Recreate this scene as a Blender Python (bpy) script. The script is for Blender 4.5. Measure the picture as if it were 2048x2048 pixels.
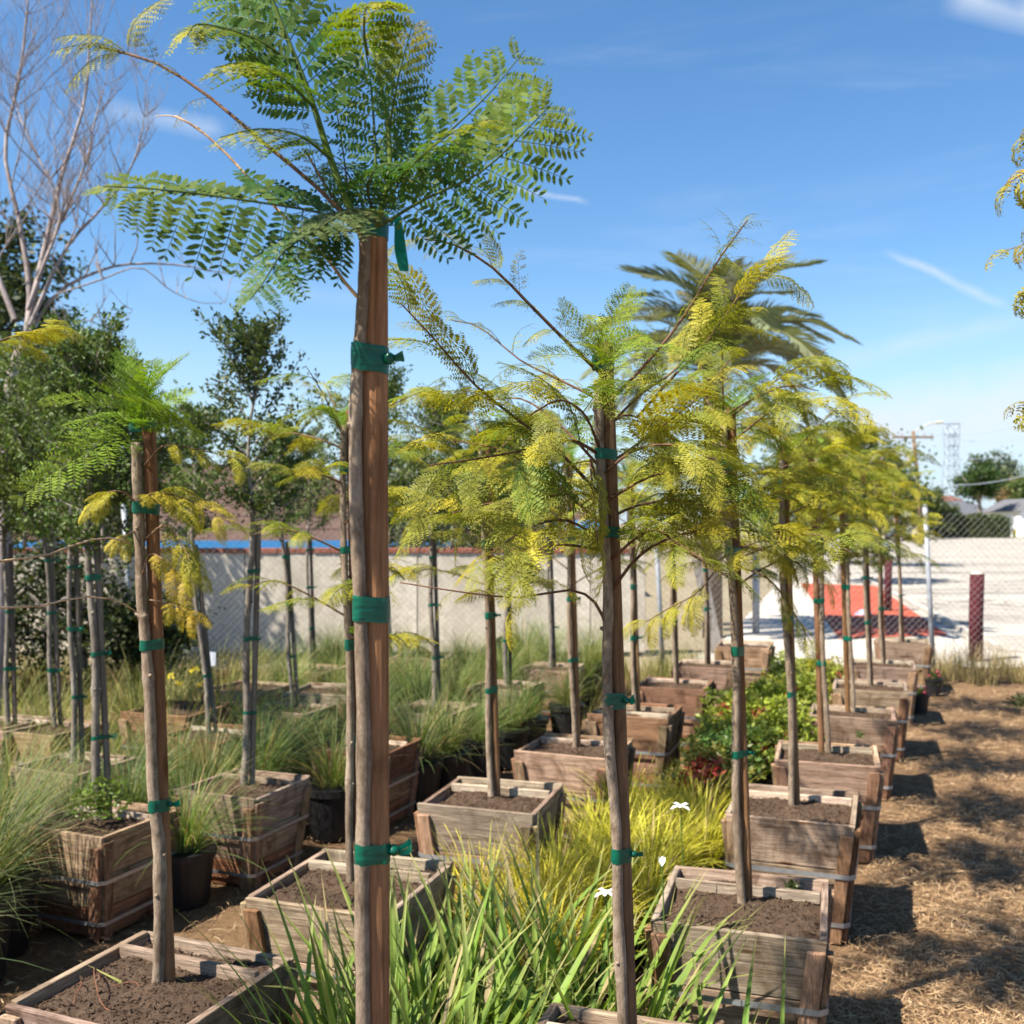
import bpy, bmesh, math, random
import numpy as np
from mathutils import Vector, Matrix, noise

for _o in list(bpy.data.objects):
    bpy.data.objects.remove(_o)
SC = bpy.context.scene
COL = SC.collection
R = math.radians
V = Vector

# ------------------------------------------------------------------ camera
F = 2048.0      # focal length in photo pixels (photo is 2048 wide)
HY = 1045.0     # photo row of the horizon
CZ = 1.65       # eye height
cam = bpy.data.cameras.new('camera')
cam.sensor_width = 36; cam.lens = 36 * F / 2048
cam.clip_start = 0.05; cam.clip_end = 3000
cam.shift_y = -(1024 - HY) / 2048 * 1.0
cam.dof.use_dof = True; cam.dof.focus_distance = 1.8; cam.dof.aperture_fstop = 6.5
camo = bpy.data.objects.new('camera', cam); COL.objects.link(camo)
camo.location = (0, 0, CZ); camo.rotation_euler = (R(90), 0, 0)
SC.camera = camo

def P(px, py, z=0.0):
    "photo pixel on the level plane z"
    d = (CZ - z) * F / (py - HY)
    return V(((px - 1024) / F * d, d, z))
def at(px, py, d):
    "photo pixel at depth d"
    return V(((px - 1024) / F * d, d, CZ - (py - HY) / F * d))

# ------------------------------------------------------------------ light
SUN_EL = 53.0
hx, hy = 0.857, 0.515
LIGHT = V((hx * math.cos(R(SUN_EL)), hy * math.cos(R(SUN_EL)), -math.sin(R(SUN_EL))))
sun = bpy.data.lights.new('sun', 'SUN'); sun.energy = 5.0; sun.angle = R(0.55); sun.color = (1.0, 0.93, 0.82)
suno = bpy.data.objects.new('sun', sun); COL.objects.link(suno)
suno.rotation_euler = LIGHT.to_track_quat('-Z', 'Y').to_euler(); suno.location = (-6, -4, 10)
SC.view_settings.view_transform = 'Standard'; SC.view_settings.look = 'None'
SC.view_settings.gamma = 1; SC.view_settings.exposure = 1.32
SC.cycles.use_adaptive_sampling = True; SC.cycles.adaptive_threshold = 0.015; SC.cycles.max_bounces = 4; SC.cycles.diffuse_bounces = 2; SC.cycles.glossy_bounces = 2
SC.cycles.transmission_bounces = 2; SC.cycles.transparent_max_bounces = 6

world = bpy.data.worlds.new('World'); SC.world = world; world.use_nodes = True
wn = world.node_tree; wn.nodes.clear()
def N(nt, t, **kw):
    n = nt.nodes.new(t)
    for k, v in kw.items():
        if k.startswith('i_'): n.inputs[k[2:]].default_value = v
        else: setattr(n, k, v)
    return n
def L(nt, a, b): nt.links.new(a, b)
sky = N(wn, 'ShaderNodeTexSky', sky_type='NISHITA', sun_disc=False, sun_elevation=R(SUN_EL),
        sun_rotation=math.atan2(-hx, -hy), altitude=100, air_density=1.0, dust_density=0.15, ozone_density=2.2)
tc = N(wn, 'ShaderNodeTexCoord')
def M2(nt, op, a, b=None, clamp=False):
    n = N(nt, 'ShaderNodeMath', operation=op, use_clamp=clamp)
    for i, x in enumerate((a, b)):
        if x is None: continue
        if isinstance(x, (int, float)): n.inputs[i].default_value = x
        else: L(nt, x, n.inputs[i])
    return n.outputs[0]
def VM(nt, op, a, b=None):
    n = N(nt, 'ShaderNodeVectorMath', operation=op)
    for i, x in enumerate((a, b)):
        if x is None: continue
        if isinstance(x, (tuple, list, Vector)): n.inputs[i].default_value = tuple(x)
        else: L(nt, x, n.inputs[i])
    return n
dirv = VM(wn, 'NORMALIZE', tc.outputs['Generated']).outputs[0]
# thin high cirrus: stretched noise on the sky dome, stronger near the horizon, plus a few condensation trails
mp = N(wn, 'ShaderNodeMapping'); mp.inputs['Rotation'].default_value = (0.2, 0.35, 0.5); mp.inputs['Scale'].default_value = (1.2, 3.2, 9.0)
L(wn, dirv, mp.inputs['Vector'])
nz = N(wn, 'ShaderNodeTexNoise', i_Scale=1.7, i_Detail=6.0, i_Roughness=0.58, i_Distortion=0.5); L(wn, mp.outputs[0], nz.inputs['Vector'])
mr = N(wn, 'ShaderNodeMapRange', interpolation_type='SMOOTHSTEP'); L(wn, nz.outputs[0], mr.inputs[0])
mr.inputs[1].default_value = 0.56; mr.inputs[2].default_value = 0.85; mr.inputs[3].default_value = 0.0; mr.inputs[4].default_value = 0.22
sep = N(wn, 'ShaderNodeSeparateXYZ'); L(wn, dirv, sep.inputs[0])
hz = N(wn, 'ShaderNodeMapRange', interpolation_type='SMOOTHSTEP'); L(wn, sep.outputs[2], hz.inputs[0])
hz.inputs[1].default_value = 0.0; hz.inputs[2].default_value = 0.24; hz.inputs[3].default_value = 0.85; hz.inputs[4].default_value = 0.0
cloud = mr.outputs[0]
wob = N(wn, 'ShaderNodeTexNoise', i_Scale=22.0, i_Detail=4.0); L(wn, dirv, wob.inputs['Vector'])
wobv = M2(wn, 'MULTIPLY', M2(wn, 'SUBTRACT', wob.outputs[0], 0.5), 0.014)
def pdir(px, py): return (at(px, py, 1.0) - V((0, 0, CZ))).normalized()
for (x0, y0, x1, y1, w, st) in [(1780, 505, 2010, 610, .0055, .5), (1640, 730, 2090, 625, .014, .28), (1005, 375, 1170, 405, .0035, .34),
                                (210, 215, 440, 265, .012, .3), (1900, -10, 2180, 60, .017, .55), (1560, 900, 2300, 780, .05, .95), (300, 560, 760, 600, .014, .14)]:
    a, b = pdir(x0, y0), pdir(x1, y1)
    n = a.cross(b).normalized(); m = (a + b).normalized(); u = n.cross(m).normalized(); half = math.acos(max(-1, min(1, a.dot(b)))) / 2
    dn = VM(wn, 'DOT_PRODUCT', dirv, n).outputs['Value']
    du = VM(wn, 'DOT_PRODUCT', dirv, u).outputs['Value']
    dm = VM(wn, 'DOT_PRODUCT', dirv, m).outputs['Value']
    g = M2(wn, 'SUBTRACT', 1.0, M2(wn, 'DIVIDE', M2(wn, 'ABSOLUTE', M2(wn, 'ADD', dn, wobv)), w), True)
    h = M2(wn, 'MULTIPLY', M2(wn, 'SUBTRACT', 1.0, M2(wn, 'DIVIDE', M2(wn, 'ABSOLUTE', du), math.sin(half) * 1.15), True), 3.0, True)
    fm = M2(wn, 'MULTIPLY', M2(wn, 'MULTIPLY', g, h), M2(wn, 'GREATER_THAN', dm, 0.0))
    fm = M2(wn, 'MULTIPLY', fm, M2(wn, 'MULTIPLY', wob.outputs[0], st * 2.0))
    cloud = M2(wn, 'MAXIMUM', cloud, fm)
mixc = N(wn, 'ShaderNodeMix', data_type='RGBA'); L(wn, cloud, mixc.inputs[0]); hs = N(wn, 'ShaderNodeHueSaturation', i_Saturation=1.22, i_Value=1.0); L(wn, sky.outputs[0], hs.inputs['Color']); hmix = N(wn, 'ShaderNodeMix', data_type='RGBA'); L(wn, hz.outputs[0], hmix.inputs[0]); L(wn, hs.outputs[0], hmix.inputs[6]); hmix.inputs[7].default_value = (3.05, 4.05, 5.0, 1); L(wn, hmix.outputs[2], mixc.inputs[6])
mixc.inputs[7].default_value = (4.3, 4.8, 5.4, 1)
bg = N(wn, 'ShaderNodeBackground', i_Strength=0.078); L(wn, mixc.outputs[2], bg.inputs[0])
wo = N(wn, 'ShaderNodeOutputWorld'); L(wn, bg.outputs[0], wo.inputs[0])

# ------------------------------------------------------------------ object helpers
def mk(name, data, parent=None, loc=(0, 0, 0), rot=None, scale=None, color=None, mat4=None):
    o = bpy.data.objects.new(name, data); COL.objects.link(o)
    if parent: o.parent = parent
    if mat4 is not None: o.matrix_basis = mat4
    else:
        o.location = loc
        if rot is not None: o.rotation_euler = rot
        if scale is not None: o.scale = scale if hasattr(scale, '__len__') else (scale,) * 3
    if color is not None: o.color = (*color[:3], 1)
    return o
def tag(o, label=None, cat=None, group=None, kind=None):
    if label: o['label'] = label
    if cat: o['category'] = cat
    if group: o['group'] = group
    if kind: o['kind'] = kind
    return o
def thing(name, loc, label, cat, group=None, rz=0.0):
    o = mk(name, None, None, loc, (0, 0, rz)); o.empty_display_size = .1
    return tag(o, label, cat, group)
ORD = ['first', 'second', 'third', 'fourth', 'fifth', 'sixth', 'seventh', 'eighth', 'ninth', 'tenth', 'eleventh', 'twelfth']

class MB:
    "mesh builder"
    def __init__(s): s.v = []; s.f = []; s.t = []; s.use_t = False
    def add(s, vs, fs, tint=0.0):
        b = len(s.v); s.v.extend([tuple(x) for x in vs]); s.f.extend([tuple(i + b for i in f) for f in fs])
        if hasattr(tint, '__len__'): s.t.extend(tint)
        else: s.t.extend([tint] * len(vs))
    def box(s, c, sz, rz=0.0, taper=1.0):
        x, y, z = sz[0] / 2, sz[1] / 2, sz[2] / 2; c = V(c); vs = []
        for k, zz in ((1, -z), (taper, z)):
            for sx, sy in ((-1, -1), (1, -1), (1, 1), (-1, 1)):
                p = V((sx * x * k, sy * y * k, zz))
                if rz: p.rotate(Matrix.Rotation(rz, 3, 'Z'))
                vs.append(c + p)
        s.add(vs, BOXF)
    def corners(s, vs): s.add(vs, BOXF)
    def tube(s, pts, rad, n=6, cap=True, tint=0.0):
        pts = [V(p) for p in pts]; m = len(pts)
        if not hasattr(rad, '__len__'): rad = [rad] * m
        t = (pts[1] - pts[0]).normalized()
        nrm = t.orthogonal().normalized(); vs = []
        for i in range(m):
            t2 = (pts[min(i + 1, m - 1)] - pts[max(i - 1, 0)])
            if t2.length > 1e-9: t2.normalize()
            else: t2 = t
            q = t.rotation_difference(t2); nrm = q @ nrm; t = t2
            bi = t.cross(nrm)
            for k in range(n):
                a = 2 * math.pi * k / n
                vs.append(pts[i] + (nrm * math.cos(a) + bi * math.sin(a)) * rad[i])
        fs = []
        for i in range(m - 1):
            for k in range(n):
                k2 = (k + 1) % n
                fs.append((i * n + k, i * n + k2, (i + 1) * n + k2, (i + 1) * n + k))
        if cap: fs.append(tuple(range(n - 1, -1, -1))); fs.append(tuple((m - 1) * n + k for k in range(n)))
        s.add(vs, fs, tint)
    def strip(s, pts, side, widths, tint=0.0):
        vs = []
        for p, w in zip(pts, widths): vs += [V(p) - side * w * .5, V(p) + side * w * .5]
        fs = [(2 * i, 2 * i + 1, 2 * i + 3, 2 * i + 2) for i in range(len(pts) - 1)]
        s.add(vs, fs, tint)
    def mesh(s, name, mat, smooth=False, bevel=0.0):
        me = bpy.data.meshes.new(name); me.from_pydata(s.v, [], s.f)
        if mat: me.materials.append(mat)
        if bevel:
            bm = bmesh.new(); bm.from_mesh(me)
            bmesh.ops.bevel(bm, geom=bm.edges[:], offset=bevel, segments=1, affect='EDGES', profile=.5)
            bm.to_mesh(me); bm.free()
        elif any(s.t):
            at_ = me.attributes.new('tint', 'FLOAT', 'POINT'); at_.data.foreach_set('value', np.array(s.t, dtype=np.float32))
        if smooth: me.polygons.foreach_set('use_smooth', [True] * len(me.polygons))
        me.update(); return me
    def obj(s, name, mat, parent=None, smooth=False, bevel=0.0, **kw): return mk(name, s.mesh(name, mat, smooth, bevel), parent, **kw)
BOXF = [(3, 2, 1, 0), (4, 5, 6, 7), (0, 1, 5, 4), (1, 2, 6, 5), (2, 3, 7, 6), (3, 0, 4, 7)]
def curve(pts, n):
    "catmull-rom through pts"
    pts = [V(p) for p in pts]
    q = [pts[0] * 2 - pts[1]] + pts + [pts[-1] * 2 - pts[-2]]
    out = []; m = len(pts) - 1
    for i in range(n + 1):
        t = i / n * m; k = min(int(t), m - 1); u = t - k
        a, b, c, d = q[k], q[k + 1], q[k + 2], q[k + 3]
        out.append(.5 * ((2 * b) + (c - a) * u + (2 * a - 5 * b + 4 * c - d) * u * u + (3 * b - a - 3 * c + d) * u ** 3))
    return out
def basis(x, up=V((0, 0, 1))):
    x = x.normalized(); y = up.cross(x)
    if y.length < 1e-4: y = V((0, 1, 0)).cross(x)
    y.normalize(); z = x.cross(y)
    return Matrix((x, y, z)).transposed()
def jit(c, rng, a=.12):
    k = 1 + rng.uniform(-a, a)
    return tuple(max(0, x * k * (1 + rng.uniform(-a, a) * .4)) for x in c)
def mixc3(a, b, t): return tuple(x + (y - x) * t for x, y in zip(a, b))

# ------------------------------------------------------------------ materials
def mat_base(name):
    m = bpy.data.materials.new(name); m.use_nodes = True; nt = m.node_tree; nt.nodes.clear()
    out = N(nt, 'ShaderNodeOutputMaterial'); return m, nt, out
def coords(nt, scale, rnd=True, src='Object'):
    t = N(nt, 'ShaderNodeTexCoord'); v = t.outputs[src]
    if rnd:
        oi = N(nt, 'ShaderNodeObjectInfo'); r = M2(nt, 'MULTIPLY', oi.outputs['Random'], 37.0)
        cb = N(nt, 'ShaderNodeCombineXYZ'); [L(nt, r, cb.inputs[i]) for i in range(3)]
        v = VM(nt, 'ADD', v, cb.outputs[0]).outputs[0]
    m = N(nt, 'ShaderNodeMapping'); m.inputs['Scale'].default_value = scale; L(nt, v, m.inputs['Vector'])
    return m.outputs[0]
def ramp(nt, fac, stops):
    r = N(nt, 'ShaderNodeValToRGB'); L(nt, fac, r.inputs[0]); e = r.color_ramp.elements
    while len(e) < len(stops): e.new(.5)
    for i, (p, c) in enumerate(stops):
        e[i].position = p; e[i].color = (*c, 1) if len(c) == 3 else c
    return r.outputs[0]
def mixn(nt, fac, a, b, mode='MIX'):
    n = N(nt, 'ShaderNodeMix', data_type='RGBA', blend_type=mode)
    for s_, x in ((0, fac), (6, a), (7, b)):
        if isinstance(x, (int, float)): n.inputs[s_].default_value = x
        elif isinstance(x, tuple): n.inputs[s_].default_value = (*x, 1)
        else: L(nt, x, n.inputs[s_])
    return n.outputs[2]
def noise_n(nt, vec, sc, det=5, ro=.55, dist=0):
    n = N(nt, 'ShaderNodeTexNoise', i_Scale=sc, i_Detail=det, i_Roughness=ro, i_Distortion=dist)
    if vec is not None: L(nt, vec, n.inputs['Vector'])
    return n.outputs[0]
def bump(nt, h, st, dist=.01):
    b = N(nt, 'ShaderNodeBump', i_Strength=st, i_Distance=dist); L(nt, h, b.inputs['Height']); return b.outputs[0]
def princ(nt, out, col, rough=.7, normal=None, spec=.3, metal=0):
    p = N(nt, 'ShaderNodeBsdfPrincipled', i_Roughness=rough, i_Metallic=metal)
    p.inputs['Specular IOR Level'].default_value = spec
    if isinstance(col, tuple): p.inputs['Base Color'].default_value = (*col, 1)
    else: L(nt, col, p.inputs['Base Color'])
    if normal is not None: L(nt, normal, p.inputs['Normal'])
    L(nt, p.outputs[0], out.inputs[0]); return p
def wood_mat(name, scale, grain=1.0, amt=1.0):
    m, nt, out = mat_base(name); v = coords(nt, scale)
    oi = N(nt, 'ShaderNodeObjectInfo')
    big = noise_n(nt, v, 1.1, 3, .5, .6)
    rings = N(nt, 'ShaderNodeTexNoise', i_Scale=3.0, i_Detail=8.0, i_Roughness=.7, i_Distortion=1.2 * grain); L(nt, v, rings.inputs['Vector'])
    fine = noise_n(nt, v, 9.0, 6, .7)
    c = mixn(nt, amt, oi.outputs['Color'], ramp(nt, rings.outputs[0], [(.3, (.28, .22, .18)), (.46, (.85, .82, .78)), (.62, (1.2, 1.16, 1.1))]), 'MULTIPLY')
    c = mixn(nt, .8, c, ramp(nt, big, [(.3, (.55, .48, .42)), (.55, (1, 1, 1)), (.75, (1.25, 1.22, 1.18))]), 'MULTIPLY')
    c = mixn(nt, .6, c, ramp(nt, fine, [(.35, (.5, .48, .46)), (.55, (1.05, 1.05, 1.05))]), 'MULTIPLY')
    # knots
    v2 = coords(nt, tuple(x ** .5 * 1.6 for x in scale)); vo = N(nt, 'ShaderNodeTexVoronoi', i_Scale=1.35); L(nt, v2, vo.inputs['Vector'])
    kn = ramp(nt, vo.outputs['Distance'], [(.06, (.25, .16, .1)), (.1, (.55, .42, .32)), (.16, (1, 1, 1))])
    c = mixn(nt, 1.0, c, kn, 'MULTIPLY')
    st = noise_n(nt, coords(nt, (7, 7, 5)), 1.0, 5, .65, .8)
    c = mixn(nt, .8 * amt, c, ramp(nt, st, [(.34, (.4, .34, .3)), (.5, (1, 1, 1)), (.66, (1.12, 1.1, 1.08))]), 'MULTIPLY')
    h = M2(nt, 'ADD', M2(nt, 'MULTIPLY', rings.outputs[0], 1.0), M2(nt, 'MULTIPLY', fine, .5))
    princ(nt, out, c, .9, bump(nt, h, .7, .007), .15); return m
WOOD_H = wood_mat('weathered_board', (1.9, 34, 40))
WOOD_V = wood_mat('weathered_cleat', (40, 34, 1.9))
STAKE = wood_mat('stake_wood', (26, 26, 1.1), .5, .55)

def bark_mat(name, scale, dark, light, bs=.6):
    m, nt, out = mat_base(name); v = coords(nt, scale)
    n1 = noise_n(nt, v, 1.0, 7, .65, .4); n2 = noise_n(nt, v, 6.0, 5, .7)
    v3 = coords(nt, (6, 6, 4)); n3 = noise_n(nt, v3, 1.0, 3, .5)
    oi = N(nt, 'ShaderNodeObjectInfo')
    c = ramp(nt, n1, [(.3, dark), (.62, light)])
    c = mixn(nt, .55, c, ramp(nt, n2, [(.35, (.45, .42, .4)), (.6, (1.1, 1.1, 1.1))]), 'MULTIPLY')
    c = mixn(nt, .7, c, ramp(nt, n3, [(.35, (.6, .55, .5)), (.65, (1.15, 1.13, 1.1))]), 'MULTIPLY')
    c = mixn(nt, 1.0, c, oi.outputs['Color'], 'MULTIPLY')
    h = M2(nt, 'ADD', n1, M2(nt, 'MULTIPLY', n2, .4))
    princ(nt, out, c, .85, bump(nt, h, bs, .006), .2); return m
BARK = bark_mat('young_bark', (60, 60, 22), (.13, .09, .06), (.34, .27, .2))
BARK2 = bark_mat('grey_bark', (50, 50, 20), (.13, .11, .095), (.36, .33, .29))

def leaf_mat(name, tint=(.38, .33, .035), trans=.34, rough=.55, vs=30.0, spec=.18, var=(.7, 1.2)):
    m, nt, out = mat_base(name); oi = N(nt, 'ShaderNodeObjectInfo')
    a = N(nt, 'ShaderNodeAttribute', attribute_name='tint')
    t = N(nt, 'ShaderNodeTexCoord'); nn = noise_n(nt, t.outputs['Object'], vs, 2, .5)
    c = mixn(nt, a.outputs['Fac'], oi.outputs['Color'], tint)
    c = mixn(nt, 1.0, c, ramp(nt, nn, [(.3, (var[0],) * 3), (.7, (var[1],) * 3)]), 'MULTIPLY')
    p = N(nt, 'ShaderNodeBsdfPrincipled', i_Roughness=rough); p.inputs['Specular IOR Level'].default_value = spec; L(nt, c, p.inputs['Base Color'])
    tr = N(nt, 'ShaderNodeBsdfTranslucent'); L(nt, mixn(nt, 1.0, c, (1.25, 1.35, .55), 'MULTIPLY'), tr.inputs[0])
    mx = N(nt, 'ShaderNodeMixShader', i_Fac=trans); L(nt, p.outputs[0], mx.inputs[1]); L(nt, tr.outputs[0], mx.inputs[2])
    L(nt, mx.outputs[0], out.inputs[0]); return m
LEAF = leaf_mat('feather_leaf'); OAKLEAF = leaf_mat('small_leaf', (.22, .22, .05), .22, .5, 14.0, .25, (.55, 1.35))
BLADE = leaf_mat('grass_blade', (.42, .31, .15), .32, .55, 9.0, .2)
SHRUB = leaf_mat('shrub_leaf', (.3, .03, .035), .3, .4, 12.0, .4, (.65, 1.3))

def plain(name, col, rough=.6, spec=.3, metal=0, var=.25, scale=8.0, bs=.2, bd=.004, objcol=False):
    m, nt, out = mat_base(name); v = coords(nt, (1, 1, 1)); n = noise_n(nt, v, scale, 6, .6)
    r = ramp(nt, n, [(.25, (1 - var,) * 3), (.75, (1 + var,) * 3)])
    c = mixn(nt, 1.0, r, col, 'MULTIPLY') if not objcol else mixn(nt, 1.0, r, N(nt, 'ShaderNodeObjectInfo').outputs['Color'], 'MULTIPLY')
    princ(nt, out, c, rough, bump(nt, n, bs, bd), spec, metal); return m
STRAP = plain('galvanised_strap', (.42, .43, .44), .4, .5, .7, .25, 30)
WIREM = plain('weathered_wire', (.22, .22, .22), .7, .2, .0, .2, 20)
PIPE = plain('galvanised_pipe', (.30, .32, .35), .6, .4, .2, .25, 20)
POT = plain('black_plastic', (.012, .012, .013), .45, .4, 0, .2, 20)
PAINT = plain('painted', (1, 1, 1), .5, .35, 0, .08, 6, .1, .003, True)
ROUGHP = plain('rough_painted', (1, 1, 1), .85, .2, 0, .25, 5, .4, .01, True)
GLASS = plain('dark_glass', (.03, .035, .04), .08, .6, 0, .1, 3, 0)

m, nt, out = mat_base('green_tape')
p = N(nt, 'ShaderNodeBsdfPrincipled', i_Roughness=.3); p.inputs['Specular IOR Level'].default_value = .5
nn = noise_n(nt, coords(nt, (40, 40, 160)), 1.0, 4, .6)
cc = ramp(nt, nn, [(.3, (.0, .07, .042)), (.7, (.003, .15, .09))]); L(nt, cc, p.inputs['Base Color']); L(nt, bump(nt, nn, .5, .003), p.inputs['Normal'])
tr = N(nt, 'ShaderNodeBsdfTranslucent'); tr.inputs[0].default_value = (.0, .42, .27, 1)
mx = N(nt, 'ShaderNodeMixShader', i_Fac=.28); L(nt, p.outputs[0], mx.inputs[1]); L(nt, tr.outputs[0], mx.inputs[2]); L(nt, mx.outputs[0], out.inputs[0])
TAPE = m

def ground_mat(name, stops, sc=1.0, bs=.6, extra=None):
    m, nt, out = mat_base(name); v = coords(nt, (1, 1, 1), False)
    n1 = noise_n(nt, v, .9 * sc, 6, .6); n2 = noise_n(nt, v, 26 * sc, 8, .75, .3); n3 = noise_n(nt, v, 130 * sc, 4, .7)
    f = M2(nt, 'ADD', M2(nt, 'MULTIPLY', n1, .45), M2(nt, 'MULTIPLY', n2, .55))
    c = ramp(nt, f, stops)
    c = mixn(nt, .6, c, ramp(nt, n3, [(.3, (.45, .42, .4)), (.65, (1.25, 1.22, 1.18))]), 'MULTIPLY')
    h = M2(nt, 'ADD', n2, M2(nt, 'MULTIPLY', n3, .5))
    princ(nt, out, c, .95, bump(nt, h, bs, .02), .1); return m
SOIL = ground_mat('potting_soil', [(.3, (.045, .029, .02)), (.5, (.12, .08, .055)), (.72, (.23, .165, .115))], 1.5, .9)
DIRT = ground_mat('nursery_floor', [(.32, (.085, .05, .03)), (.5, (.18, .112, .062)), (.7, (.29, .19, .105))], 1.0, .8)
YARD = ground_mat('yard_dirt', [(.3, (.17, .14, .09)), (.55, (.26, .22, .15)), (.75, (.34, .30, .22))], .25, .4)
ASPH = ground_mat('pale_asphalt', [(.3, (.29, .26, .22)), (.5, (.36, .325, .275)), (.75, (.42, .38, .325))], .5, .3)
m, nt, out = mat_base('street_asphalt'); va = coords(nt, (.07, .5, 1), False)
n1 = noise_n(nt, va, 1.0, 6, .62, .6); n2 = noise_n(nt, coords(nt, (1, 1, 1), False), 2.2, 7, .7); n3 = noise_n(nt, coords(nt, (.5, .5, 1), False), 1.0, 3, .5, 1.5)
c = ramp(nt, n1, [(.32, (.20, .185, .165)), (.45, (.33, .30, .26)), (.62, (.42, .385, .33))])
c = mixn(nt, .6, c, ramp(nt, n2, [(.3, (.6, .6, .6)), (.6, (1.1, 1.1, 1.1))]), 'MULTIPLY')
c = mixn(nt, 1.0, c, ramp(nt, n3, [(.478, (1, 1, 1)), (.494, (.45, .43, .42)), (.5, (.45, .43, .42)), (.516, (1, 1, 1))]), 'MULTIPLY')
princ(nt, out, c, .95, bump(nt, n2, .4, .02), .15); STREET = m
CONC = ground_mat('concrete', [(.3, (.36, .33, .29)), (.5, (.46, .43, .38)), (.75, (.52, .49, .44))], .6, .3)
REDP = ground_mat('red_pavement', [(.3, (.30, .06, .035)), (.5, (.37, .085, .05)), (.75, (.42, .11, .07))], .8, .3)
LAWN = ground_mat('dry_lawn', [(.3, (.15, .14, .05)), (.5, (.25, .21, .09)), (.75, (.34, .28, .15))], .4, .6)
m, nt, out = mat_base('block_wall'); v = coords(nt, (1, 1, 1), False)
n1 = noise_n(nt, coords(nt, (1.3, 1.3, .35), False), 1.0, 6, .6, .4); n2 = noise_n(nt, v, 9, 7, .7)
c = ramp(nt, n1, [(.3, (.33, .29, .235)), (.5, (.53, .48, .40)), (.7, (.61, .56, .48))])
c = mixn(nt, .5, c, ramp(nt, n2, [(.3, (.6, .58, .55)), (.6, (1.08, 1.07, 1.05))]), 'MULTIPLY')
princ(nt, out, c, .92, bump(nt, n2, .5, .02), .15); WALL = m
# ------------------------------------------------------------------ the setting
def sheet(name, pts, z, mat, label=None):
    b = MB(); b.add([(x, y, z) for x, y in pts], [tuple(range(len(pts)))])
    o = b.obj(name, mat); return tag(o, label, None, None, 'structure')
sheet('ground', [(-900, -60), (900, -60), (900, 1500), (-900, 1500)], -.06, YARD, 'pale dry ground of the neighbourhood beyond the nursery')
# nursery floor: uneven trodden dirt up to the fence line
b = MB(); nx, ny = 90, 84; x0, x1, y0, y1 = -9.0, 9.0, -3.0, 11.6
for j in range(ny + 1):
    for i in range(nx + 1):
        x = x0 + (x1 - x0) * i / nx; y = y0 + (y1 - y0) * j / ny
        b.v.append((x, y, -.012 + .018 * noise.noise((x * 1.3, y * 1.3, 0)) + .01 * noise.noise((x * 5, y * 5, 3))))
b.f = [(j * (nx + 1) + i, j * (nx + 1) + i + 1, (j + 1) * (nx + 1) + i + 1, (j + 1) * (nx + 1) + i) for j in range(ny) for i in range(nx)]
b.t = [0] * len(b.v)
tag(b.obj('nursery_ground', DIRT, smooth=True), 'trodden brown dirt floor of the nursery', None, None, 'structure')
sheet('street', [(3.2, 12.6), (14, 11.7), (120, 11.7), (120, 118), (30, 118)], -.05, STREET, 'pale grey asphalt street beyond the fence')
sheet('pavement', [(2.0, 12.0), (6.6, 11.9), (6.25, 13.6), (10.4, 31), (8.2, 31), (3.2, 15.2)], -.04, CONC, 'pale concrete pavement beside the street')
sheet('red_pavement', [P(1678, 1273).xy, P(1896, 1266).xy, P(1752, 1169).xy, P(1601, 1164).xy], -.03, REDP, 'red painted strip of pavement beyond the fence')
sheet('far_pavement', [(30, 113.5), (140, 103), (140, 108), (30, 117.5)], -.035, CONC, 'far pale pavement along the lawns')
sheet('far_lawn', [(28, 117.5), (140, 108), (140, 190), (28, 190)], -.03, LAWN, 'dry lawns at the far side of the street')
# kerb between pavement and street
b = MB(); a0, a1 = V((6.6, 11.9, 0)), V((10.4, 31, 0))
b.tube([V((6.45, 13.6, -.02)), V((10.6, 31, -.02))], .07, 4); tag(b.obj('kerb', CONC), 'pale concrete kerb edging the street', 'kerb')

# --- concrete wall with brick capping, built as panels
WY = 13.1
wl = thing('concrete_wall', (-1.6, WY, 0), 'weathered cream concrete yard wall with red brick capping behind the fence', 'wall')
rw = random.Random(3)
xw = -8.4
while xw < 3.2:
    w = min(2.2, 3.3 - xw)
    b = MB(); b.box((0, 0, .6 + .03), (w - .012, .16, 1.26)); b.obj('panel', WALL, wl, bevel=.006, loc=(xw + w / 2, 0, 0))
    xw += 2.2
BR = plain('red_brick', (.23, .085, .055), .9, .15, 0, .3, 12, .4)
bm_ = MB(); bm_.box((0, 0, 0), (.215, .2, .065)); brick = bm_.mesh('brick', BR, bevel=.006)
xb = -8.38
while xb < 3.1:
    mk('brick', brick, wl, (xb + .11, rw.uniform(-.01, .01), 1.292 + rw.uniform(-.004, .003)), (0, 0, rw.uniform(-.02, .02))); xb += .226

# --- chain-link fence
FY = 11.1
fe = thing('chain_link_fence', (0, FY, 0), 'galvanised chain-link fence with steel posts around the nursery', 'fence')
b = MB(); FH = 1.72; xl, xr = -8.0, 9.6; pitch = .075
n = int((xr - xl + FH) / pitch)
for s in (1, -1):
    for i in range(n):
        xs = xl - FH + i * pitch if s == 1 else xl + i * pitch
        p0, p1 = V((xs, s * .003, .03)), V((xs + s * FH, s * .003, .03 + FH))
        def clipx(p, q, xa):
            t = (xa - p.x) / (q.x - p.x); return p.lerp(q, t)
        if s == -1: p0, p1 = p1, p0
        if p1.x <= xl or p0.x >= xr: continue
        if p0.x < xl: p0 = clipx(p0, p1, xl)
        if p1.x > xr: p1 = clipx(p0, p1, xr)
        b.tube([p0, p1], .0013, 3, False)
tag(b.obj('wire_mesh', WIREM, fe), None, None, None, 'stuff')
lean = -.055
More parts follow.
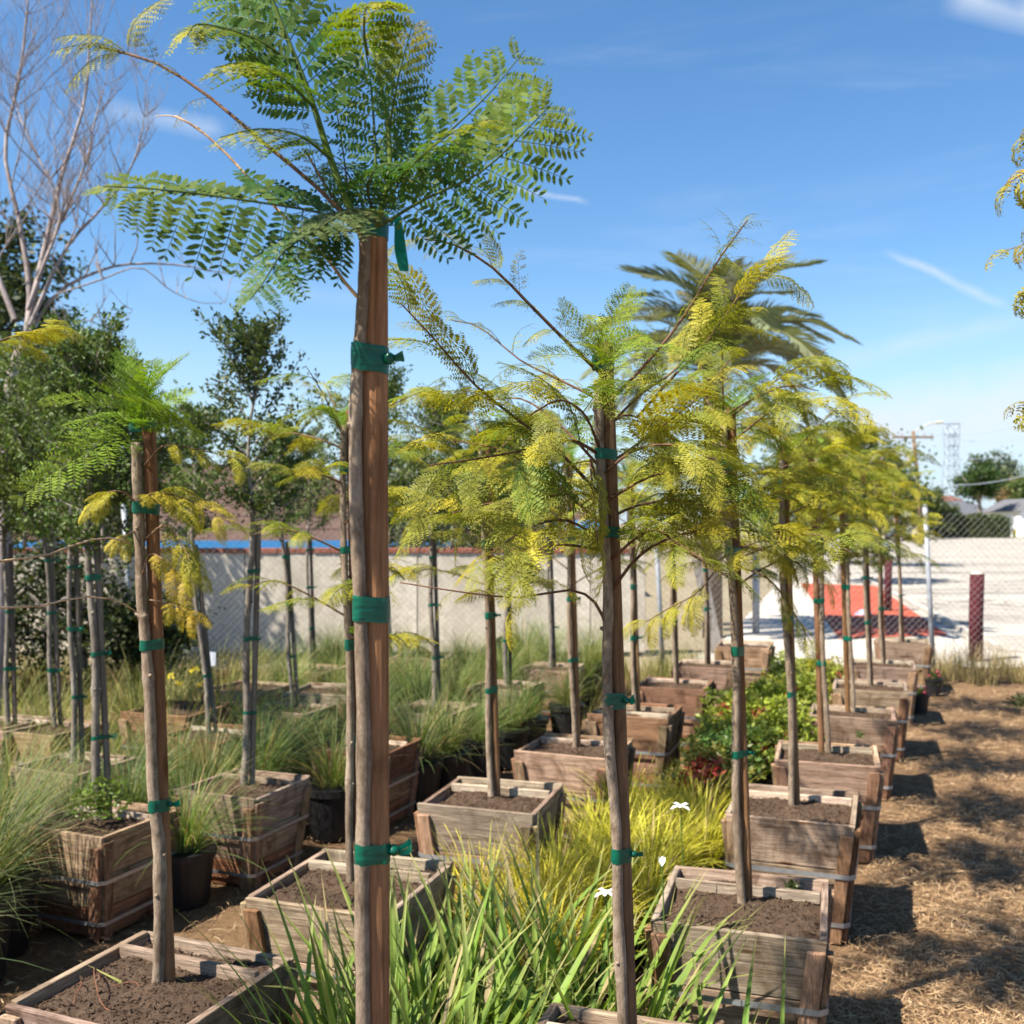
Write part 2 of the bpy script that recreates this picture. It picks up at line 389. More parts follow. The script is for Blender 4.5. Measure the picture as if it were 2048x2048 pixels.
for xx in (P(1870, 1351).x, P(1321, 1344).x, -1.3, -4.1, -6.9, 7.0, 9.6):
    b = MB(); b.tube([(0, 0, -.05), (lean * .5 * 1.8, 0, .9), (lean * 1.8, 0, 1.83)], .026, 10); b.tube([(lean * 1.8, 0, 1.82), (lean * 1.8, 0, 1.85)], [.03, .012], 10)
    b.obj('post', PIPE, fe, True, loc=(xx, -.03, 0))
for zz in (.62, 1.2):
    b = MB(); b.tube([(0, 0, 0), (.012, .015, .005), (-.01, .02, 0)], .03, 8); b.obj('clamp', BR, fe, loc=(P(1870, 1351).x + lean * zz, -.035, zz))

# --- red steel bollards
def bollard(p, h, r, label):
    t = thing('bollard', p, label, 'bollard', 'red bollards beyond the fence')
    b = MB(); b.tube([(0, 0, -.05), (0, 0, h * .5), (.015, 0, h)], r, 20); b.obj('pipe', ROUGHP, t, True, color=(.06, .01, .014))
    b = MB(); b.tube([(.015, 0, h + .0), (.015, 0, h + .012), (.015, 0, h + .03)], [r * .98, r * .93, r * .6], 20); b.obj('concrete_fill', CONC, t, True)
bollard(P(1952, 1316), 1.02, .083, 'thick dark red steel bollard close behind the chain-link fence')
bollard(P(1776, 1218), 1.0, .07, 'slimmer dark red steel bollard standing on the red pavement strip')
# steel gate post at the end of the wall
gp = P(1512, 1262); b = MB(); b.tube([(0, 0, -.05), (0, 0, 1.15)], .055, 12); b.tube([(0, 0, 1.15), (0, 0, 1.19)], [.06, .02], 12)
tag(b.obj('gate_post', PIPE, None, True, loc=gp), 'stout grey steel post at the end of the concrete wall', 'post')
# leaning plank against the wall
pa, pb = at(1435, 1290, 12.9), at(1395, 1118, 12.95)
t = thing('leaning_plank', (pa.x, pa.y, 0), 'long grey plank leaning upright against the concrete wall', 'plank')
b = MB(); d = (pb - pa); sx = V((.08, 0, 0)); sy = V((0, .018, 0)); z0 = V((0, -.12, -pa.z))
q0 = V((0, 0, 0)); q1 = V((pb.x - pa.x, 0, pb.z))
b.corners([q0 - sx - sy, q0 + sx - sy, q0 + sx + sy, q0 - sx + sy, q1 - sx - sy, q1 + sx - sy, q1 + sx + sy, q1 - sx + sy])
b.obj('board', WOOD_V, t, bevel=.003, color=(.34, .33, .32))
# crumpled pale bag on the red strip
bp = P(1727, 1226); b = MB(); rb = random.Random(5); vs = []
for j in range(6):
    for i in range(10):
        a = i / 10 * 2 * math.pi; ph = j / 5 * math.pi * .5
        r = .13 * math.cos(ph) * (1 + rb.uniform(-.18, .18)) + .01
        vs.append((r * math.cos(a) * 1.1, r * math.sin(a) * .8, .1 * math.sin(ph) * (1 + rb.uniform(-.1, .1)) - .01))
fs = [(j * 10 + i, j * 10 + (i + 1) % 10, (j + 1) * 10 + (i + 1) % 10, (j + 1) * 10 + i) for j in range(5) for i in range(10)]
b.add(vs, fs); tag(b.obj('crumpled_bag', PAINT, None, loc=bp - V((0, 0, .03)), color=(.28, .32, .42)), 'crumpled pale blue bag lying on the red pavement strip', 'bag')

# --- houses
SHING = plain('brown_shingle', (.095, .06, .048), .95, .1, 0, .35, 3, .5, .02)
def roof_slab(b, x0, x1, ya, za, yb, zb, th=.12, ins=0.0):
    b.corners([(x0, ya, za - th), (x1, ya, za - th), (x1 - ins, yb, zb - th), (x0 + ins, yb, zb - th), (x0, ya, za), (x1, ya, za), (x1 - ins, yb, zb), (x0 + ins, yb, zb)])
def house(name, loc, w, dp, wallh, rise, label, cwall, cfasc, croof, rz=0, base=0.0, ins=0.0, wins=(), over=.35, arch=None):
    t = thing(name, (loc[0], loc[1], base), label, 'house', None, rz)
    b = MB(); b.box((0, dp / 2, wallh / 2), (w, dp, wallh)); wob_ = b.obj('wall', ROUGHP, t, color=cwall)
    yr = dp / 2; rt = []
    n = 7
    for side in (0, 1):
        for k in range(n):     # courses of roofing, each lapping the one below
            t0, t1 = k / n, (k + 1) / n + .012
            def pt(s): 
                y = -over + (yr + over) * s; z = wallh - .05 + rise * s
                return (y if side == 0 else dp - y), z + .03 * (1 if s == t0 else 0)
            ya, za = pt(t0); yb, zb = pt(t1)
            b = MB(); i0, i1 = ins * t0, ins * t1
            x0_, x1_ = -w / 2 - over, w / 2 + over
            b.corners([(x0_ + i0, ya, za - .06), (x1_ - i0, ya, za - .06), (x1_ - i1, yb, zb - .06), (x0_ + i1, yb, zb - .06),
                       (x0_ + i0, ya, za), (x1_ - i0, ya, za), (x1_ - i1, yb, zb), (x0_ + i1, yb, zb)])
            rt.append(b.obj('roof_course', SHING if croof is None else ROUGHP, t, color=croof or (1, 1, 1)))
    for sx in (-1, 1):
        b = MB()
        if ins < .5:
            b.add([(sx * w / 2, 0, wallh), (sx * w / 2, dp, wallh), (sx * w / 2, yr, wallh + rise * .93), (sx * (w / 2 - .1), 0, wallh), (sx * (w / 2 - .1), dp, wallh), (sx * (w / 2 - .1), yr, wallh + rise * .93)],
                  [(0, 1, 2), (3, 5, 4), (0, 2, 5, 3), (1, 4, 5, 2)])
        else:   # hipped ends
            xo, xi = sx * (w / 2 + over), sx * (w / 2 + over - ins)
            b.add([(xo, -over, wallh - .05), (xo, dp + over, wallh - .05), (xi, yr, wallh + rise - .05)], [(0, 1, 2)])
        b.obj('gable', ROUGHP if ins < .5 else SHING, t, color=cwall if ins < .5 else (1, 1, 1))
    b = MB(); b.box((0, -over - .02, wallh - .1), (w + 2 * over + .04, .04, .2)); b.obj('fascia', PAINT, t, color=cfasc)
    for (wx, wz, ww, wh) in wins:
        f = MB(); f.box((wx, -.02, wz), (ww + .16, .06, wh + .16)); fo = f.obj('window', PAINT, t, color=(.8, .78, .72))
        f = MB(); f.box((wx, -.055, wz), (ww, .02, wh)); f.obj('pane', GLASS, fo)
    return t
CREAM = (.60, .50, .31)
# bungalow with the blue eave board: its yard lies lower than the nursery
hb = house('bungalow', (-6.1, 20.2), 9.0, 8.0, 2.15, 1.75, 'cream bungalow with brown shingle roof and bright blue eave board behind the wall', CREAM, (.035, .22, .52), None, R(4), -.85, 3.2,
           [(1.0, 1.3, 1.1, .8), (3.4, 1.2, .9, .9), (-2.6, 1.3, 1.2, .8)])
for k in range(14):     # rafter tails under the eave
    b = MB(); b.box((-4.3 + k * .66, -.18, 1.93), (.09, .34, .12)); b.obj('rafter_tail', ROUGHP, hb, color=(.05, .05, .06))
hc = house('arched_house', (-.6, 23.5), 4.8, 6.0, 2.3, 1.5, 'tan house with blue eave and wide arched porch opening behind the wall', (.42, .34, .24), (.04, .24, .55), None, R(-3), -.6, 1.8)
b = MB(); pts = [(-.95, 0), (.95, 0)] + [(.95 * math.cos(a), 1.15 + .85 * math.sin(a)) for a in [math.pi * k / 12 for k in range(13)]]
b.add([(x, -.02, z) for x, z in pts] + [(x, .0, z) for x, z in pts], [tuple(range(len(pts)))]); b.obj('porch_shade', ROUGHP, hc, color=(.12, .09, .065))  # flat sheet on the wall, the porch opening's shade put into its dark colour
b = MB(); b.tube([V((.98 * math.cos(a), -.04, 1.15 + .9 * math.sin(a))) for a in [math.pi * k / 16 for k in range(17)]], .07, 6); b.obj('arch_trim', ROUGHP, hc, color=(.5, .42, .3))
# far houses across the street
house('white_house', (62.9, 121), 9, 5.0, 3.0, 1.5, 'white house with steep gable end across the street', (.78, .77, .74), (.75, .75, .74), (.13, .13, .14), R(90), 0, 0, [(2, 1.6, 1.2, 1.2), (-2, 1.6, 1.2, 1.2)])
house('grey_roof_house', (57.5, 130), 8, 8, 2.6, 1.9, 'white house with dark grey roof half hidden by the clipped hedge', (.70, .69, .66), (.8, .8, .8), (.11, .115, .13), R(5), 0, 1.5, [(2.4, 1.5, 1.2, 1.1), (-2, 1.5, 1.2, 1.1)])
house('brown_roof_house', (65.2, 150), 4.5, 8, 2.6, 1.5, 'low house with pinkish brown roof beyond the hedge', (.5, .4, .32), (.4, .3, .26), (.2, .115, .095), R(0), 0, 2.0)
house('tall_brown_house', (81, 190), 6.5, 9, 5.2, 1.6, 'distant brown roofed house with a pale chimney', (.3, .2, .16), (.3, .22, .2), (.17, .085, .07), 0, 0, 1.0)
# low white garden wall
b = MB(); b.box((0, 0, .45), (2.1, .25, .95)); b.box((0, 0, .96), (2.2, .34, .08)); tag(b.obj('garden_wall', ROUGHP, None, loc=(46.5, 115.4, 0), color=(.72, .70, .62), bevel=.01), 'low white garden wall beside the clipped hedge', 'wall')
# yellow hydrant at the edge of the far lawn
yh = thing('hydrant', (55.2, 112.5, 0), 'yellow fire hydrant on the far lawn before the white house', 'hydrant')
b = MB(); b.tube([(0, 0, 0), (0, 0, .1), (0, 0, .12), (0, 0, .7), (0, 0, .72), (0, 0, .8), (0, 0, .92)], [.22, .22, .15, .15, .2, .18, .05], 12); b.obj('barrel', PAINT, yh, True, color=(.6, .48, .03))
for s in (-1, 1):
    b = MB(); b.tube([(s * .1, 0, .55), (s * .25, 0, .55)], .07, 8); b.obj('nozzle', PAINT, yh, color=(.6, .48, .03))

# --- vehicles
TYRE = plain('tyre', (.02, .02, .02), .8, .2)
def vehicle(name, loc, rz, label, cat, prof, w, wheels, glass, colr=(.75, .75, .74)):
    t = thing(name, loc, label, cat, None, rz)
    b = MB(); m = len(prof); ins = [0.0 if z < 1.0 else .12 for _, z in prof]
    vs = [(x, -w / 2 + i_, z) for (x, z), i_ in zip(prof, ins)] + [(x, w / 2 - i_, z) for (x, z), i_ in zip(prof, ins)]
    fs = [tuple(range(m)), tuple(range(2 * m - 1, m - 1, -1))] + [(i, i + m, (i + 1) % m + m, (i + 1) % m) for i in range(m)]
    b.add(vs, fs); b.obj('body', PAINT, t, color=colr, bevel=.03)
    for pts in glass:
        b = MB(); q = [V(p) for p in pts]; nrm = (q[1] - q[0]).cross(q[2] - q[0]).normalized() * .015
        b.add([p - nrm for p in q] + [p + nrm for p in q], [(0, 1, 2, 3), (7, 6, 5, 4), (0, 4, 5, 1), (1, 5, 6, 2), (2, 6, 7, 3), (3, 7, 4, 0)]); b.obj('window', GLASS, t)
    for x in wheels:
        for s in (-1, 1):
            b = MB(); y = s * (w / 2 - .1); b.tube([(x, y - .1, .33), (x, y + .1, .33)], .33, 16); wo_ = b.obj('wheel', TYRE, t, True)
            b = MB(); b.tube([(x, y + s * .095, .33), (x, y + s * .108, .33)], .19, 12); b.obj('rim', STRAP, wo_)
    fx = max(p[0] for p in prof)
    for s in (-1, 1):
        b = MB(); b.box((fx - .0, s * (w / 2 - .28), .78), (.05, .3, .17)); b.obj('headlight', PAINT, t, color=(.9, .9, .88))
    b = MB(); b.box((fx + .02, 0, .42), (.1, w * .96, .2)); b.obj('bumper', POT, t)
    b = MB(); b.box((fx + .005, 0, .74), (.04, w * .45, .2)); b.obj('grille', POT, t)
    return t
vz = P(1797, 1079)
vehicle('camper_van', (vz.x, vz.y, -.05), R(-105), 'white camper van parked at the far end of the street', 'van',
        [(-2.8, .35), (2.35, .35), (2.45, .8), (2.35, 1.15), (1.55, 1.3), (1.15, 1.85), (1.7, 2.1), (1.6, 2.75), (1.1, 2.9), (-2.6, 2.9), (-2.8, 2.6)], 2.1, (-1.7, 1.55),
        [[(1.60, -.8, 1.30), (1.60, .8, 1.30), (1.2, .72, 1.86), (1.2, -.72, 1.86)], [(-1.6, .94, 1.5), (-.2, .94, 1.5), (-.2, .94, 2.1), (-1.6, .94, 2.1)], [(-1.6, -.94, 1.5), (-.2, -.94, 1.5), (-.2, -.94, 2.1), (-1.6, -.94, 2.1)]])
vz = P(1788, 1126)
vehicle('sedan', (vz.x - .9, vz.y + 1.6, -.05), R(-100), 'white sedan parked at the kerb behind the last row tree', 'car',
        [(-2.1, .3), (2.15, .3), (2.2, .6), (2.1, .82), (.95, .95), (.25, 1.42), (-1.0, 1.44), (-1.65, 1.02), (-2.15, .95), (-2.2, .6)], 1.75, (-1.35, 1.35),
        [[(.98, -.72, .98), (.98, .72, .98), (.3, .6, 1.42), (.3, -.6, 1.42)], [(-1.0, .79, .98), (.7, .79, .98), (.15, .77, 1.36), (-.9, .77, 1.36)], [(-1.0, -.79, .98), (.7, -.79, .98), (.15, -.77, 1.36), (-.9, -.77, 1.36)]])

# --- utility pole, pylon and wires
up = V((P(1845, 1062).x, P(1845, 1062).y, 0)); up = V((at(1845, 1045, 82).x, 82, 0))
POLEW = plain('pole_wood', (.17, .115, .075), .9, .15, 0, .3, 6)
t = thing('utility_pole', up, 'leaning brown utility pole with wooden crossarm beyond the street', 'utility pole')
ptop = at(1826, 862, 82) - up
b = MB(); b.tube([(0, 0, -.1), (ptop.x * .45, 0, ptop.z * .5), (ptop.x, 0, ptop.z)], [.2, .17, .13], 10); b.obj('pole', POLEW, t, True)
arm = ptop - V((0, 0, .5))
b = MB(); b.box(arm, (3.3, .13, .16), 0); b.obj('crossarm', POLEW, t)
for k in (-1.5, -.9, .9, 1.5):
    b = MB(); b.tube([arm + V((k, 0, .08)), arm + V((k, 0, .3))], [.05, .07], 6); b.obj('insulator', PAINT, t, color=(.35, .3, .28))
b = MB(); b.tube([arm + V((-.28, -.1, -2.1)), arm + V((-.28, -.1, -1.3))], .22, 10); b.obj('transformer', PAINT, t, color=(.6, .6, .6))
b = MB(); b.tube([ptop + V((0, 0, -.1)), ptop + V((1.2, -.3, .55)), ptop + V((2.0, -.5, .7))], .06, 6); b.tube([ptop + V((1.7, -.4, .62)), ptop + V((2.2, -.55, .68))], [.14, .1], 8); b.obj('lamp_arm', PAINT, t, color=(.4, .38, .3))
pd = 300.0; py_ = at(1903, 1045, pd)
tw = thing('pylon', (py_.x, pd, 0), 'tall grey steel lattice transmission tower on the horizon', 'pylon')
H = at(1903, 848, pd).z
PYL = plain('pylon_steel', (.30, .34, .40), .6, .3, .2, .1)
def half(z): return 2.9 - 1.5 * min(1, z / (H * .72)) + (0 if z < H * .9 else .3)
for sx in (-1, 1):
    for sy in (-1, 1):
        b = MB(); b.tube([(sx * half(z), sy * half(z), z) for z in (-.1, H * .35, H * .72, H * .9, H)], .13, 4); b.obj('leg', PYL, tw)
lv = [0, .14, .27, .39, .5, .6, .7, .79, .88, 1.0]
b = MB()
for i in range(len(lv) - 1):
    za, zb = lv[i] * H, lv[i + 1] * H
    for k in range(4):
        c0 = [(-1, -1), (1, -1), (1, 1), (-1, 1)][k]; c1 = [(-1, -1), (1, -1), (1, 1), (-1, 1)][(k + 1) % 4]
        f_ = lambda c, z: V((c[0] * half(z), c[1] * half(z), z))
        b.tube([f_(c0, za), f_(c1, zb)], .07, 3, False); b.tube([f_(c1, za), f_(c0, zb)], .09, 3, False); b.tube([f_(c0, zb), f_(c1, zb)], .09, 3, False)
tag(b.obj('lattice', PYL, tw), None, None, None, 'stuff')
for z in (.9, 1.0):
    b = MB(); b.box((0, 0, z * H), (4.8, .4, .4)); b.obj('crossarm', PYL, tw)
def wire(pts, label, r):
    b = MB(); p0 = V(pts[0]); b.tube([V(p) - p0 for p in pts], r, 4); tag(b.obj('overhead_wire', PYL, None, loc=p0), label, 'wire', 'overhead wires')
def sag(a, c, s, n=16): return [a.lerp(c, i / n) - V((0, 0, s * 4 * (i / n) * (1 - i / n))) for i in range(n + 1)]
for i, (ya, yb, yd) in enumerate([(905, 880, 15), (905, 835, 30), (935, 905, 10), (972, 945, 10)]):
    a_ = at(1846, ya + 8, 82); c_ = at(2150, yb - 30, 70)
    if i == 0: a_ = up + arm + V((1.5, 0, .28))
    elif i == 1: a_ = up + arm + V((.9, 0, .28))
    else: a_ = up + V((ptop.x * (.8 - .2 * (i - 2)), 0, ptop.z * (.8 - .25 * (i - 2))))
    wire(sag(a_, c_, .9), ['top overhead wire running from the pole crossarm', 'sagging overhead wire running from the crossarm', 'overhead wire running from below the transformer', 'lowest overhead wire running from the middle of the pole'][i], .028)
# ------------------------------------------------------------------ planter boxes
A, B_, H_ = .25, .195, .48      # half width at the rim, at the foot, height
def ow(z): return B_ + (A - B_) * z / H_
ROWS = [(0.0, .135), (.139, .288), (.292, H_)]
def board_mesh(row, side, sd):
    rg = random.Random(sd); z0, z1 = ROWS[row]; zc = (z0 + z1) / 2; th = .02; b = MB()
    j = lambda: rg.uniform(-.003, .003)
    ws = (lambda z: ow(z)) if side == 0 else (lambda z: ow(z) - th - .001)
    if row == 2: z1 += rg.uniform(-.008, .004)
    vs = []
    for z in (z0, z1):
        wv = ws(z)
        dz0, dz1 = j(), j()
        for sx, off in ((-1, 0), (1, 0), (1, 1), (-1, 1)):
            vs.append((sx * wv, -(ow(z) - off * th) + ow(zc), z - zc + (dz0 if sx < 0 else dz1) * (1 if (row == 2 and z == z1) else .3)))
    b.corners(vs); return b.mesh('board', WOOD_H, bevel=.002)
BOARDS = {(r, s, v): board_mesh(r, s, r * 10 + s * 5 + v) for r in range(3) for s in (0, 1) for v in range(3)}
def cleat_mesh(side, sd):
    rg = random.Random(sd); b = MB(); vs = []; z0, z1 = -.005, .445 + rg.uniform(-.02, .012)
    for z in (z0, z1):
        o = ow(z); e = 0.0; w = .052 + rg.uniform(-.004, .004)
        for u, off in ((o - w, 0), (o, 0), (o, 1), (o - w, 1)):
            vs.append((u, -(ow(z) + .0215) + off * .02, z))
    b.corners(vs); return b.mesh('cleat', WOOD_V, bevel=.002)
CLEATS = [cleat_mesh(0, 50 + i) for i in range(4)]
def mirror(me):
    m2 = me.copy(); n = len(m2.vertices); co = np.empty(n * 3, np.float32); m2.vertices.foreach_get('co', co); co[0::3] *= -1; m2.vertices.foreach_set('co', co)
    m2.flip_normals(); m2.update(); return m2
CLEATS_M = [mirror(m_) for m_ in CLEATS]
def strap_mesh(z, hh=.0085):
    b = MB(); o = ow(z); e = o + .0235
    pts = [(-o, -e), (o, -e), (e, -o), (e, o), (o, e), (-o, e), (-e, o), (-e, -o)]; n = 8
    vs = [(x, y, z - hh) for x, y in pts] + [(x, y, z + hh) for x, y in pts] + [(x * 1.008, y * 1.008, z - hh) for x, y in pts] + [(x * 1.008, y * 1.008, z + hh) for x, y in pts]
    fs = []
    for i in range(n):
        k = (i + 1) % n
        fs += [(i, i + n, k + n, k), (i + 2 * n, k + 2 * n, k + 3 * n, i + 3 * n), (i + n, i + 3 * n, k + 3 * n, k + n), (i, k, k + 2 * n, i + 2 * n)]
    b.add(vs, fs); return b.mesh('strap', STRAP)
STRAPS = [strap_mesh(.272), strap_mesh(.075)]
SZ = .459
def soil_mesh(sd):
    rg = random.Random(sd); b = MB(); n = 26; w = ow(SZ) - .0215
    def hz(x, y):
        e = max(abs(x), abs(y)) / w
        return SZ + .016 * noise.noise((x * 7 + sd, y * 9, sd)) + .006 * noise.noise((x * 40, y * 40, sd * 2)) - .012 * max(0, e - .8) / .2 + .014 * math.exp(-(x * x + y * y) / .004)
    for j in range(n + 1):
        for i in range(n + 1):
            x, y = -w + 2 * w * i / n, -w + 2 * w * j / n
            b.v.append((x, y, hz(x, y)))
    b.f = [(j * (n + 1) + i, j * (n + 1) + i + 1, (j + 1) * (n + 1) + i + 1, (j + 1) * (n + 1) + i) for j in range(n) for i in range(n)]
    b.t = [0] * len(b.v)
    for k in range(1500):     # crumbs and bark chips
        x, y = rg.uniform(-w, w) * .97, rg.uniform(-w, w) * .97; s = rg.uniform(.0018, .005) * (1.9 if rg.random() < .08 else 1)
        c = V((x, y, hz(x, y) + s * .2)); m3 = Matrix.Rotation(rg.uniform(0, 6.3), 3, V((rg.uniform(-1, 1), rg.uniform(-1, 1), 1)).normalized())
        vs = [c + m3 @ V(q) for q in ((-s * 1.6, -s * .6, 0), (s * 1.6, -s * .5, 0), (0, s, 0), (0, 0, s * .8))]
        b.add(vs, [(0, 1, 3), (1, 2, 3), (2, 0, 3), (0, 2, 1)])
    return b.mesh('soil', SOIL)
SOILS = [soil_mesh(i + 1) for i in range(4)]
def slat_mesh(sd, yy):
    rg = random.Random(sd); b = MB(); w = ow(.45) - .021
    b.corners([(-w, -.011, -.02), (w, -.011, -.02), (w, .011, -.02), (-w, .011, -.02), (-w, -.012, .012 + rg.uniform(0, .008)), (w, -.012, .012 + rg.uniform(0, .008)), (w, .01, .014), (-w, .01, .014)])
    return b.mesh('slat', WOOD_H, bevel=.002)
SLATS = [slat_mesh(70 + i, 0) for i in range(3)]
GREYW, TANW, REDW, PALEW, DARKW = (.35, .275, .215), (.40, .29, .195), (.27, .135, .075), (.62, .52, .42), (.2, .13, .085)
def planter(p, yaw, label, seed, size=1.0, group='wooden planter boxes', tone=0, slats=1, straps=2, full=True, soil=True, hs=1.0):
    rg = random.Random(seed)
    t = thing('planter_box', (p.x, p.y, 0), label, 'planter box', group, R(yaw)); t.scale = (size, size, hs)
    tops = [GREYW, TANW, REDW, GREYW][tone % 4]
    for k in range(4):
        for r in range(3):
            zc = (ROWS[r][0] + ROWS[r][1]) / 2; o = ow(zc)
            x, y = [(0, -o), (o, 0), (0, o), (-o, 0)][k]
            c = [mixc3(REDW, TANW, rg.uniform(.0, .7)), mixc3(TANW, GREYW, rg.uniform(0, .9)), mixc3(tops, GREYW, rg.uniform(0, .6))][r]
            if tone == 2: c = mixc3(c, REDW, .45)
            mk('board', BOARDS[(r, k % 2, rg.randrange(3))], t, (x, y, zc), (0, 0, k * math.pi / 2), None, jit(c, rg, .16))
        if full:
            for s in (0, 1):
                mk('cleat', rg.choice(CLEATS if s else CLEATS_M), t, (0, 0, 0), (0, 0, k * math.pi / 2), None, jit(mixc3(TANW, REDW, rg.random() * .8), rg, .18))
    if full:
        for s in STRAPS[:straps]: mk('strap', s, t)
    so = mk('soil', rg.choice(SOILS), t, (0, 0, 0), (0, 0, rg.randrange(4) * math.pi / 2))
    for i in range(slats):
        mk('slat', rg.choice(SLATS), t, (0, .11 - .21 * i + rg.uniform(-.012, .012), SZ + .013), (0, 0, rg.uniform(-.02, .02)), None, jit(mixc3(GREYW, PALEW, rg.random()), rg, .1))
    return t

# ------------------------------------------------------------------ feathery leaves
def pinna_template(sd, n=12, hi=True, miss=0.0, curl=.22, lk=.178):
    rg = random.Random(sd); b = MB()
    zf = lambda s: -curl * s * s
    pts = [V((s, 0, zf(s))) for s in (0, .33, .66, 1.0)]
    b.tube(pts, [.011, .009, .007, .003], 3, False, .1)
    for i in range(n):
        s = .1 + .88 * i / (n - 1)
        for sg in (-1, 1):
            if rg.random() < miss: continue
            pf = (.72 + .42 * math.sin(math.pi * min(1, s * .9 + .12))) if s < .93 else .6
            ln = lk * pf * rg.uniform(.9, 1.08); w = ln * (rg.uniform(.33, .4) if hi else rg.uniform(.34, .41))
            a = R(rg.uniform(56, 68)) * (1 if s < .9 else .6)
            dx = V((math.cos(a), sg * math.sin(a), rg.uniform(-.22, .1))).normalized()
            sd_ = V((-dx.y, dx.x, rg.uniform(-.25, .25))).normalized()
            o = V((s, 0, zf(s))); tn = max(0, min(1, rg.gauss(.06, .06)))
            if hi:
                vs = [o, o + dx * ln * .3 + sd_ * w * .46, o + dx * ln * .72 + sd_ * w * .42, o + dx * ln, o + dx * ln * .72 - sd_ * w * .42, o + dx * ln * .3 - sd_ * w * .46]
                b.add(vs, [(0, 1, 2, 3), (0, 3, 4, 5)], tn)
            else:
                b.add([o, o + dx * ln * .5 + sd_ * w * .55, o + dx * ln, o + dx * ln * .5 - sd_ * w * .55], [(0, 1, 2, 3)], tn)
    return b
PIN_HI = [pinna_template(i, 11, True, .03, .15 + .05 * i, .2) for i in range(6)]
PIN_HI_ME = [p.mesh('pinna', LEAF) for p in PIN_HI]
PIN_LO = [pinna_template(20 + i, 8, False, .03, .12 + .07 * i, .25) for i in range(5)]
PIN_FAR = [pinna_template(30 + i, 7, False, .03, .12 + .07 * i, .30) for i in range(4)]
PIN_SP = [pinna_template(40 + i, 10, False, .45, .4) for i in range(4)]
def frond_slots(pts, up, plen, npairs, rg, ang0=72, ang1=38, t0=.1, dihed=.0, droop=.25, nseg=24, one=0):
    c = curve(pts, nseg); out = []
    for i in range(npairs):
        t = t0 + (1 - t0) * (i + .3 * rg.random()) / npairs; k = min(int(t * nseg), nseg - 1); u = t * nseg - k
        p = c[k].lerp(c[k + 1], u); T = (c[k + 1] - c[k]).normalized()
        S = T.cross(up)
        if S.length < .01: S = T.orthogonal()
        S.normalize(); Nn = S.cross(T)
        ln = plen * (.62 + .5 * math.sin(math.pi * min(1, t * .8 + .15))) * (1 - .55 * max(0, t - .72) / .28)
        a = R(ang0 + (ang1 - ang0) * t)
        for sg in (-1, 1):
            D = T * math.cos(a) + S * sg * math.sin(a) + Nn * dihed - V((0, 0, 1)) * droop * rg.uniform(.6, 1.3)
            D += V((rg.uniform(-1, 1), rg.uniform(-1, 1), rg.uniform(-1, 1))) * .07
            out.append((p, D.normalized(), Nn, ln * rg.uniform(.88, 1.08), t))
    return c, out
def frond_mesh(sd, L_=.25, plen=.06, npairs=11, tmpl=PIN_LO, arch=.3, droop=.2, dihed=.15, tip=.3, base_t=0.05, miss=0.0, name='frond'):
    rg = random.Random(sd); b = MB()
    pts = [V((0, 0, 0)), V((L_ * .35, rg.uniform(-.02, .02) * L_, L_ * .06)), V((L_ * .7, rg.uniform(-.04, .04) * L_, -L_ * arch * .25)), V((L_ * .97, rg.uniform(-.06, .06) * L_, -L_ * arch))]
    c, sl = frond_slots(pts, V((0, 0, 1)), plen, npairs, rg, droop=droop, dihed=dihed)
    b.tube(c[::4] , [.0016 - .001 * i / 6 for i in range(len(c[::4]))], 4, False, .15)
    for (p, D, Nn, ln, t) in sl:
        if rg.random() < miss: continue
        tm = rg.choice(tmpl); M = basis(D, Nn); Mx = np.array(M)
        vv = (np.array([tuple(x) for x in tm.v]) @ Mx.T) * ln + np.array(p)
        tn = min(1, base_t + tip * t ** 2 + max(0, rg.gauss(0, .08)))
        b.add([tuple(x) for x in vv], tm.f, [min(1, q + tn) for q in tm.t])
    return b.mesh(name, LEAF)
FR_FULL = [frond_mesh(100 + i, .25, .058, 12, PIN_LO, .14 + .1 * (i % 3), .18 + .1 * (i % 2), .1) for i in range(6)]
FR_YEL = [frond_mesh(130 + i, .25, .055, 12, PIN_LO, .18 + .1 * (i % 3), .3, .0, .5, .3) for i in range(4)]
FR_FRESH = [frond_mesh(150 + i, .27, .046, 12, PIN_LO, .1 + .12 * (i % 2), .02, .35, .25, 0) for i in range(4)]
FR_FAR = [frond_mesh(210 + i, .25, .058, 10, PIN_FAR, .25 + .12 * (i % 3), .22, .08, .35, .12) for i in range(5)]
FR_THIN = [frond_mesh(170 + i, .2, .05, 9, PIN_SP, .3, .3, .0, .4, .3, .2) for i in range(4)]
GREEN = (.075, .15, .025); FRESH = (.12, .23, .022); OLIVE = (.185, .22, .03); BLUEG = (.036, .105, .035); YELG = (.37, .33, .03)

